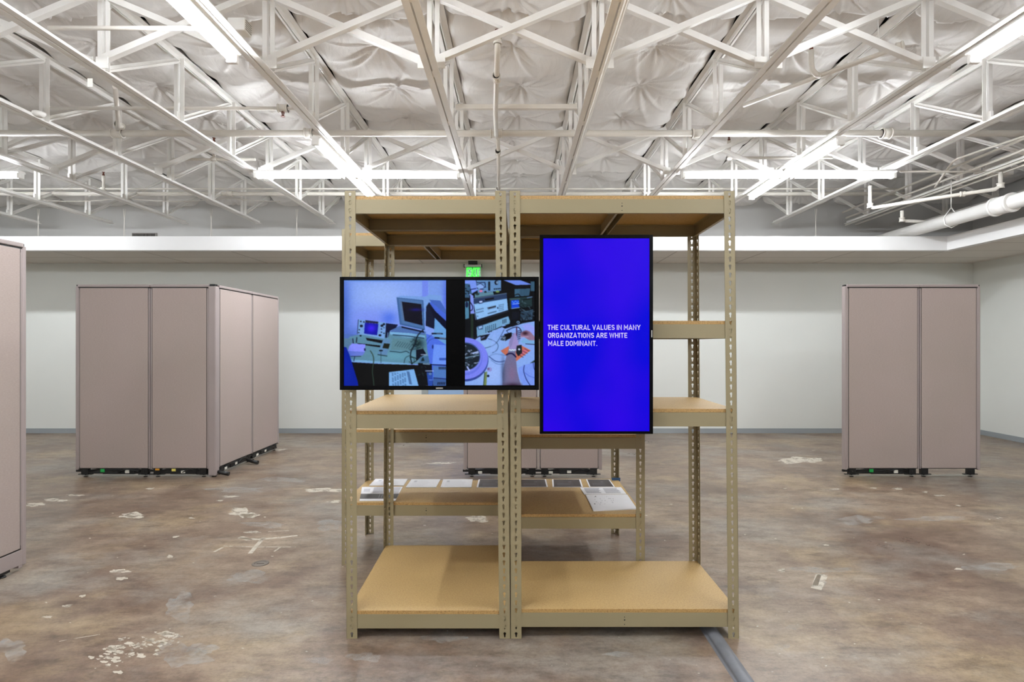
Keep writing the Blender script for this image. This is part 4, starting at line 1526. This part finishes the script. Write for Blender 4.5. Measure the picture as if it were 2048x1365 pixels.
    for k in range(46):
        a, q = r.uniform(-1.6, 1.6), r.random() ** .6
        x, y = 930 + math.cos(a) * 27 * q, 715 + math.sin(a) * 23 * q
        col = (20, 26, 34) if k % 3 == 0 else ((90, 120, 140) if k % 3 == 1 else (180, 196, 230))
        c.line([(x, y), (x + r.uniform(-6, 6), y + r.uniform(-3, 3))], r.uniform(.8, 2), col, .8)
    c.line([(946, 707), (956, 704)], 3, (170, 190, 240))
    c.curve([(931, 716), (945, 713), (958, 711)], 1.6, (130, 160, 186))
    c.line([(935, 734), (939, 741)], 3, (170, 186, 244))
    # tape measure
    c.poly([(969, 745), (974.5, 743), (973, 771), (966.5, 771)], (120, 140, 92))
    c.line([(969.5, 745), (967.5, 771)], 1.2, (40, 60, 50))
    c.ell(979, 739, 5, 4.5, (146, 150, 210))
    c.ell(977, 738, 2.4, 2, (110, 96, 140))
    c.ell(976.5, 752, 2.6, 2.4, (20, 30, 60))
    c.blur(2)
    return c.result()


def srgb_lin(a):
    a = (a / 255.0) ** 1.10 * 1.03
    return np.where(a <= .04045, a / 12.92, ((a + .055) / 1.055) ** 2.4)


def picture_mesh(name, img, x0, x1, z0, z1, y, parent, mtl):
    """flat grid with one vertex per picture point"""
    hh, ww = img.shape[:2]
    xs = np.linspace(x0, x1, ww)
    zs = np.linspace(z1, z0, hh)
    U, V = np.meshgrid(xs, zs)
    vs = np.stack([U, np.full(U.shape, y), V], -1).reshape(-1, 3)
    i = np.arange(hh - 1)[:, None] * ww + np.arange(ww - 1)[None, :]
    fs = np.stack([i, i + ww, i + ww + 1, i + 1], -1).reshape(-1, 4)
    me = bpy.data.meshes.new(name)
    me.from_pydata(vs.tolist(), [], fs.tolist())
    at = me.color_attributes.new('picture', 'FLOAT_COLOR', 'POINT')
    col = np.ones((hh * ww, 4), np.float32)
    col[:, :3] = srgb_lin(img).reshape(-1, 3)
    at.data.foreach_set('color', col.reshape(-1))
    me.materials.append(mtl)
    o = bpy.data.objects.new(name, me)
    COL.objects.link(o)
    o.parent = parent
    return o


m = mat('lit_screen_picture', (6, 6, 8), 0.25)
t = NT(m)
vc = t.n('ShaderNodeVertexColor', layer_name='picture')
t.link(vc.outputs['Color'], t.b.inputs['Emission Color'])
t.b.inputs['Emission Strength'].default_value = 0.96
t.b.inputs['Specular IOR Level'].default_value = 0.08
M['picture'] = m
m = mat('lit_blue_screen', (2, 2, 6), 0.3)
t = NT(m)
f = t.noise(t.pos((1, 1, .8), (.3, 0, 1.1)), 3.2, 1, .4)
t.link(t.ramp(f, [(0.36, (2, 0, 222)), (0.62, (44, 0, 232))]), t.b.inputs['Emission Color'])
t.b.inputs['Emission Strength'].default_value = 0.98
t.b.inputs['Specular IOR Level'].default_value = 0.06
M['blue_screen'] = m
M['screen_black'] = mat('unlit_screen_glass', (3, 3, 4), 0.22)
M['screen_black'].node_tree.nodes['Principled BSDF'].inputs['Specular IOR Level'].default_value = 0.05
M['letters'] = mat('lit_pale_letters', (10, 10, 10), 0.5, emit=(226, 212, 250), strength=0.95)

TY = 2.632       # plane of the screens' faces
def tv(label, px0, px1, py0, py1, bez, group=None):
    x0, x1, z0, z1 = X(px0, TY), X(px1, TY), Z(py1, TY), Z(py0, TY)
    cx, cz = (x0 + x1) / 2, (z0 + z1) / 2
    r = thing('television', label, 'television', (cx, TY, z0), 0, 'televisions mounted on the shelving')
    w, h = (x1 - x0) / 2, z1 - z0
    b0, b1, b2, b3 = bez          # left, right, bottom, top borders in metres
    g = MB()
    fr = (0, .012)
    g.box(-w, -w + b0, -.002, .02, 0, h).box(w - b1, w, -.002, .02, 0, h)
    g.box(-w + b0, w - b1, -.002, .02, 0, b2).box(-w + b0, w - b1, -.002, .02, h - b3, h)
    rounded(g.build('bezel', M['bezel'], r), .0012)
    g = MB().box(-w + .012, w - .012, .02, .044, .012, h - .012)
    g.hexa([(-w + .1, .044, .08), (w - .1, .044, .08), (w - .1, .044, h - .08), (-w + .1, .044, h - .08), (-w + .16, .062, .12), (w - .16, .062, .12), (w - .16, .062, h - .12), (-w + .16, .062, h - .12)])
    g.build('back_shell', M['tv_back'], r)
    sc = MB().box(-w + b0, w - b1, .001, .02, b2, h - b3).build('screen', M['screen_black'], r)
    return r, sc, (cx, z0, w, h)


def mount(r, w, h, vertical):
    g = MB()
    yb = D0 - TY - .003
    if vertical:
        for zz in (h * .28, h * .7):
            g.box(-w * .82, w * .5, .060, yb, zz, zz + .04)
    else:
        for xx in (-w * .45, w * .55):
            g.box(xx, xx + .04, .060, yb, h * .15, h * .85)
        g.box(-w * .97, w * .97, .064, yb, h * .45, h * .55)
    g.build('wall_bracket', M['black'], r)


# landscape screen
r, sc, (cx, zb, w, h) = tv('landscape television showing two workbench pictures, fixed across the front shelf posts', 679.5, 1078, 554, 780.5, (.0085 * 2.0, .016, .018, .015))
mount(r, w, h, False)
lx = lambda px: X(px, TY) - cx
lz = lambda py: Z(py, TY) - zb
pm = picture_mesh('picture', picture_desk(), lx(688), lx(892), lz(772), lz(561), .0002, sc, M['picture'])
pm['label'] = 'bluish picture of a monitor and oscilloscope on a bench'
pm = picture_mesh('picture', picture_lab(), lx(930), lx(1069), lz(771), lz(561), .0002, sc, M['picture'])
pm['label'] = 'bluish picture of hands working at test instruments'
MB().box(lx(872), lx(886), -.0032, -.0018, lz(778), lz(775.6)).build('logo_strip', M['metal'], r)
# upright blue screen
r, sc, (cx, zb, w, h) = tv('upright television showing white words on plain blue, fixed to the front shelf', 1079.5, 1306, 470, 868.5, (.0165, .0165, .0125, .0165))
mount(r, w, h, True)
lx = lambda px: X(px, TY) - cx
lz = lambda py: Z(py, TY) - zb
MB().add([(-w + .0165, .0004, .0125), (w - .0165, .0004, .0125), (w - .0165, .0004, h - .0165), (-w + .0165, .0004, h - .0165)], [(0, 1, 2, 3)]).build('picture', M['blue_screen'], sc)['label'] = 'plain glowing blue picture'
g = MB()
for txt, a, e_, yb in (('THE CULTURAL VALUES IN MANY', 1095.4, 1280.8, 660.2), ('ORGANIZATIONS ARE WHITE', 1096, 1254.4, 676.1), ('MALE DOMINANT.', 1096.2, 1194.4, 692.2)):
    text_line(g, txt, lx(a), lx(e_), lz(yb), 10.0 * TY / F, lambda x, y: (x, -.0003, y), s=.15)
g.build('lettering', M['letters'], sc)['label'] = 'white words reading THE CULTURAL VALUES IN MANY ORGANIZATIONS ARE WHITE MALE DOMINANT.'
MB().box(lx(1302.3), lx(1304.3), -.0032, -.0018, lz(675), lz(661)).build('logo_strip', M['metal'], r)

# ------------------------------------------------------------------ exit sign
ye = 8.72
c = thing('exit_sign', 'green lit EXIT sign hanging from the soffit behind the landscape screen', 'exit sign', (X(946, ye), ye, Z(575, ye)))
zz = lambda py: Z(py, ye) - Z(575, ye)
xx = lambda px: X(px, ye) - X(946, ye)
rounded(MB().box(xx(928), xx(964), -.03, .03, zz(534.5), zz(530)).build('sign_rail', M['metal'], c), .004)
MB().box(xx(937), xx(955), -.04, .04, zz(530), ZS - Z(575, ye)).build('ceiling_mount', M['black'], c)
for s in (-1, 1):
    MB().box(xx(946 + s * 17.5 - .8), xx(946 + s * 17.5 + .8), -.034, .034, zz(535.5), zz(529)).build('rail_cap', M['black'], c)
MB().box(xx(932), xx(961.5), -.004, .004, 0.03, zz(534.5)).build('sign_panel', M['exit_panel'], c)
g = MB()
text_line(g, 'EXIT', xx(933.5), xx(959.5), zz(556), zz(535.8) - zz(556), lambda x, y: (x, -.006, y), s=.115, gap=.10)
g.build('lettering', M['exit_green'], c)['label'] = 'glowing green letters EXIT'

# ------------------------------------------------------------------ cubicle dividers
def run(r, ox, oy, rz, widths, base='open', end_post=(True, True), detail=0, plugs=(0, 1)):
    """a straight run of fabric panels in the divider's local frame; the face looks towards local -y before turning by rz"""
    R = Matrix.Translation((ox, oy, 0)) @ Matrix.Rotation(rz, 4, 'Z')
    loc, rot = R.to_translation(), R.to_euler()
    T = .062
    x = 0.0
    zt = 2.03
    for i, wd_ in enumerate(widths):
        x0, x1 = x, x + wd_
        g = MB().box(x0 + .012, x1 - .012, .010, T - .010, .100, 1.985)
        zf = .020 if base != 'open' else .088
        g.box(x0 + .004, x0 + .030, .004, T - .004, zf, 1.99).box(x1 - .030, x1 - .004, .004, T - .004, zf, 1.99)
        g.build('panel_frame', M['frame'], r, loc, rot)
        zb_ = .094 if base == 'open' else .138
        for s0, s1 in ((0.0, .012), (T - .012, T)):
            rounded(MB().box(x0 + .022, x1 - .022, s0, s1, zb_, 1.992).build('fabric_panel', M['cloth'], r, loc, rot), .004)
        for g0, g1 in ((zb_ - .006, zb_ + .02), (1.97, 2.0)):
            MB().box(x0 + .016, x1 - .016, .003, T - .003, g0, g1).build('shadow_gap', M['black'], r, loc, rot)
        for g0, g1 in ((x0 + .0175, x0 + .03), (x1 - .03, x1 - .0175)):
            MB().box(g0, g1, .0035, T - .0035, zb_, 1.99).build('shadow_gap', M['black'], r, loc, rot)
        rounded(MB().box(x0 + .001, x1 - .001, -.004, T + .004, 2.002, zt).build('top_cap', M['frame'], r, loc, rot), .005)
        if base == 'open':
            for fx in (x0 + .065, x1 - .065):
                g = MB().box(fx - .036, fx + .036, .010, T - .010, .022, .098).box(fx - .075, fx + .075, .018, T - .018, .022, .030)
                g.tube([(fx, T / 2, .0), (fx, T / 2, .006), (fx, T / 2, .008), (fx, T / 2, .03)], [.022, .02, .008, .008], 12)
                g.tube([(fx - .008, .012, .06), (fx - .008, .006, .06)], .009, 10)
                rounded(g.build('foot', M['black'], r, loc, rot), .002, 1)
            MB().box(x0 + .03, x1 - .03, .022, T - .022, .010, .016).build('reflection_bar', M['metal'], r, loc, rot)  # thin bar added in place of a light reflection along the floor
            if (detail >> i) & 1:
                rg = random.Random(31 + i + detail)
                g = MB().box(x0 + .06, x1 - .06, .014, T - .014, .034, .074).box(x0 + wd_ * .34, x0 + wd_ * .78, .008, T - .008, .030, .086)
                g.tube([(x0 + .1, .02, .06), (x0 + wd_ * .3, .014, .082), (x0 + wd_ * .5, .010, .070), (x0 + wd_ * .7, .012, .088), (x1 - .1, .02, .07)], .009, 8)
                g.tube([(x0 + wd_ * .55, .006, .05), (x0 + wd_ * .68, .0, .085), (x1 - .12, .004, .06)], .007, 8)
                g.box(x0 - .03, x0 + .06, .018, T - .018, .052, .074)
                cb = g.build('power_cable', M['black'], r, loc, rot)
                for (fx, cm, z0, z1) in [((.34, 'green', .05, .085), (.68, 'tag', .04, .075)), ((.12, 'orange', .07, .09), (.4, 'yellow', .06, .088), (.56, 'tag', .04, .068)), ((.5, 'tag', .04, .07), (.2, 'tag', .035, .06))][plugs[i]]:
                    rounded(MB().box(x0 + fx * wd_ - .022, x0 + fx * wd_ + .022, .002, .012, z0, z1).build('connector_plug', M[cm], r, loc, rot), .003)
        else:
            rounded(MB().box(x0 + .002, x1 - .002, .002, T - .002, .036, .130).build('base_cover', M['frame'], r, loc, rot), .004)
            for fx in (x0 + .12, x1 - .12):
                g = MB().box(fx - .04, fx + .04, .012, T - .012, .018, .04).tube([(fx, T / 2, 0), (fx, T / 2, .008), (fx, T / 2, .01), (fx, T / 2, .03)], [.026, .022, .01, .01], 12)
                g.build('foot', M['black'], r, loc, rot)
        x = x1
    zp = .03 if base != 'open' else .075
    for flag, ex, sg in ((end_post[0], 0.0, -1), (end_post[1], x, 1)):
        if flag:
            a0, a1 = (ex - .022, ex + .006) if sg < 0 else (ex - .006, ex + .022)
            rounded(MB().box(a0, a1, .0, T, zp, 2.012).build('end_post', M['frame'], r, loc, rot), .006)
            MB().box(a0 + .002, a1 - .002, .012, T - .012, 2.012, 2.028).build('post_cap', M['black'], r, loc, rot)


# four-panel corner divider
YD = 6.0
r = thing('cubicle_divider', 'four-panel taupe cloth cubicle divider folded into a corner, standing before the back wall', 'cubicle divider', (X(155, YD), YD, 0), 0, 'taupe cubicle dividers', 'thing')
W1 = [X(300, YD) - X(155, YD), X(417, YD) - X(300, YD)]
run(r, 0, 0, 0, W1, detail=3, end_post=(True, False))
cxp = sum(W1)
g = MB().box(cxp - .004, cxp + .078, -.004, .075, .012, 2.012)
rounded(g.build('corner_post', M['frame'], r), .012, 3)
MB().box(cxp + .01, cxp + .064, .004, .06, 2.012, 2.034).build('post_cap', M['black'], r)
MB().tube([(cxp + .04, .035, 0), (cxp + .04, .035, .012)], .024, 14).build('foot', M['black'], r)
run(r, cxp + .074, .075, math.pi / 2, [.76, .74], detail=3, end_post=(False, True), plugs=(2, 2))
# loose cable tail by the corner
for (px, py, px2, py2) in ((433, 945, 458, 951), (494, 921, 516, 928)):
    a = floor_at(px, py + 8)
    e = floor_at(px2, py2 + 2)
    q = r.location
    g = MB().tube([(a[0] - q.x, a[1] - q.y, .05), ((a[0] + e[0]) / 2 - q.x, (a[1] + e[1]) / 2 - q.y, .035), (e[0] - q.x, e[1] - q.y, .025)], [.016, .02, .022], 12)
    g.build('cable_tail', M['black'], r)

r = thing('cubicle_divider', 'two-panel taupe cloth cubicle divider standing free near the corner of the room', 'cubicle divider', (X(1694, YD), YD, 0), 0, 'taupe cubicle dividers', 'thing')
run(r, 0, 0, 0, [X(1839, YD) - X(1694, YD), X(1957, YD) - X(1839, YD)], detail=1)
r = thing('cubicle_divider', 'two-panel taupe cloth cubicle divider mostly hidden behind the shelving', 'cubicle divider', (X(931, YD), YD, 0), 0, 'taupe cubicle dividers', 'thing')
run(r, 0, 0, 0, [X(1077, YD) - X(931, YD), X(1200, YD) - X(1077, YD)], detail=3, plugs=(2, 2))
r = thing('cubicle_divider', 'tall taupe cloth cubicle divider cut off at the picture edge, nearest the viewer', 'cubicle divider', (-3.065, 1.4, 0), 0, 'taupe cubicle dividers', 'thing')
run(r, 0, 0, math.pi / 2, [1.07, 1.07], base='closed', end_post=(False, True))

# ------------------------------------------------------------------ leaflets on the low boards
def leaflet(label, quad, z0, th, kind, name='leaflet', group='leaflets on the low boards'):
    """quad: pixel corners of the top face, far-left, far-right, near-right, near-left; lies at height z0"""
    P = []
    zt = z0 + th
    for px, py in quad:
        Y = F * (H - zt) / (py - CY)
        P.append(Vector((X(px, Y), Y, 0)))
    cen = (P[0] + P[1] + P[2] + P[3]) / 4
    P = [p - cen for p in P]
    def at(u, v):
        return P[3].lerp(P[2], u).lerp(P[0].lerp(P[1], u), v)
    g = MB()
    lo = [P[3], P[2], P[1], P[0]]
    g.hexa([(p.x, p.y, 0) for p in lo] + [(p.x, p.y, th) for p in lo], 0)

    def patch(u0, u1, v0, v1, mi, dz=.0004):
        q = [at(u0, v0), at(u1, v0), at(u1, v1), at(u0, v1)]
        g.add([(p.x, p.y, th + dz) for p in q], [(0, 1, 2, 3)], mi)
    rg = random.Random(label)
    if kind == 'dark':
        patch(.05, .95, .02, .98, 1)
        for k in range(3):
            patch(.16, .7 - .1 * (k % 2), .22 + k * .11, .24 + k * .11, 2, .0008)
        patch(.55, .66, .62, .66, 2, .0008)
    elif kind == 'half':
        patch(.3, .97, .52, .95, 3)
        patch(.06, .22, .62, .85, 3)
        patch(.0, 1.0, .12, .47, 1)
        for k in range(6):
            patch(.5 + k * .07, .512 + k * .07, .17, .42, 2, .0008)
    elif kind == 'text':
        for cidx in range(2):
            for k in range(9):
                patch(.07 + cidx * .46, .07 + cidx * .46 + .38 - .06 * rg.random(), .1 + k * .09, .145 + k * .09, 2 if cidx else 2)
    elif kind == 'sketch':
        for k in range(26):
            u, v = .12 + .5 * rg.random(), .3 + .6 * rg.random()
            patch(u, u + .03 * rg.random() + .006, v, v + .02, 2)
        patch(.2, .225, .85, .9, 1)
        patch(.09, .115, .36, .41, 1)
    else:
        for k in range(8):
            patch(.12, .85 - .3 * rg.random(), .14 + k * .095, .155 + k * .095, 3)
        patch(.15, .24, .6, .8, 3)
    o = g.build(name, [M['paper'], M['print_dark'], M['print_grey'], M['print_light']], None, (cen.x, cen.y, z0))
    return tag(o, label, 'leaflet', group)


ZA, ZB = .3952, .4052
leaflet('white leaflet in the back corner of the low board, mostly behind the rear post', [(751, 958.4), (816, 958.4), (807, 971.5), (738, 971.5)], ZA, .003, 'plain')
leaflet('white leaflet second along the back edge of the low board', [(823, 959), (881, 959), (872, 975), (811.5, 975)], ZA, .003, 'plain')
leaflet('white leaflet third along the back edge, next to the first dark one', [(886.5, 959), (945.5, 959), (943, 975), (881, 975)], ZA, .003, 'plain')
leaflet('open leaflet with a dark lower half at the front corner of the low board', [(724, 974.5), (805.5, 974), (791, 1001.5), (719, 1002)], ZA, .003, 'half')
leaflet('dark leaflet partly hidden behind the paired middle posts', [(957, 959.5), (1020, 959.5), (1019.5, 975.3), (953, 975.3)], ZA, .002, 'dark')
leaflet('dark leaflet just beside the middle post on the back shelf', [(1038, 959.2), (1092, 959.2), (1096, 974.5), (1037, 974.5)], ZB, .002, 'dark')
leaflet('dark leaflet second from the blue taped post', [(1104, 959.3), (1161, 959.3), (1166, 974.7), (1105, 974.7)], ZB, .002, 'dark')
leaflet('shiny dark leaflet at the back corner by the blue taped post', [(1172, 959.3), (1219, 959.5), (1230, 974.4), (1178.5, 974.4)], ZB, .002, 'dark')
leaflet('white leaflet printed with two columns of text, in front of the shiny dark one', [(1160.5, 975.6), (1242, 975), (1252.5, 988), (1168.5, 988.6)], ZB, .005, 'text')
leaflet('large white leaflet with faint sketch marks at the front corner of the low board', [(1171.5, 990.2), (1254.5, 989.6), (1274, 1018), (1187, 1021.5)], ZB, .006, 'sketch')

# ------------------------------------------------------------------ grey cable cover on the floor
g = MB()
n = 12
prof = [(-.042, 0), (-.036, .004)] + [(-.030 * math.cos(math.pi * k / n), .004 + .018 * math.sin(math.pi * k / n)) for k in range(n + 1)] + [(.036, .004), (.042, 0)]
ys = [1.0, 2.4, 2.9, 3.3]
vs = []
for yy in ys:
    vs += [(x, yy - 1.0, z) for x, z in prof]
k_ = len(prof)
g.add(vs, [(a * k_ + i, a * k_ + i + 1, (a + 1) * k_ + i + 1, (a + 1) * k_ + i) for a in range(len(ys) - 1) for i in range(k_ - 1)], 0, True)
g.add([(x, ys[-1] - 1.0, z) for x, z in prof], [tuple(range(k_))])
g.add([(x, 0, z) for x, z in prof], [tuple(reversed(range(k_)))])
tag(g.build('cable_cover', M['hose'], None, (.944, 1.0, 0)), 'grey rubber cable cover running under the bottom of the front shelving', 'cable cover')
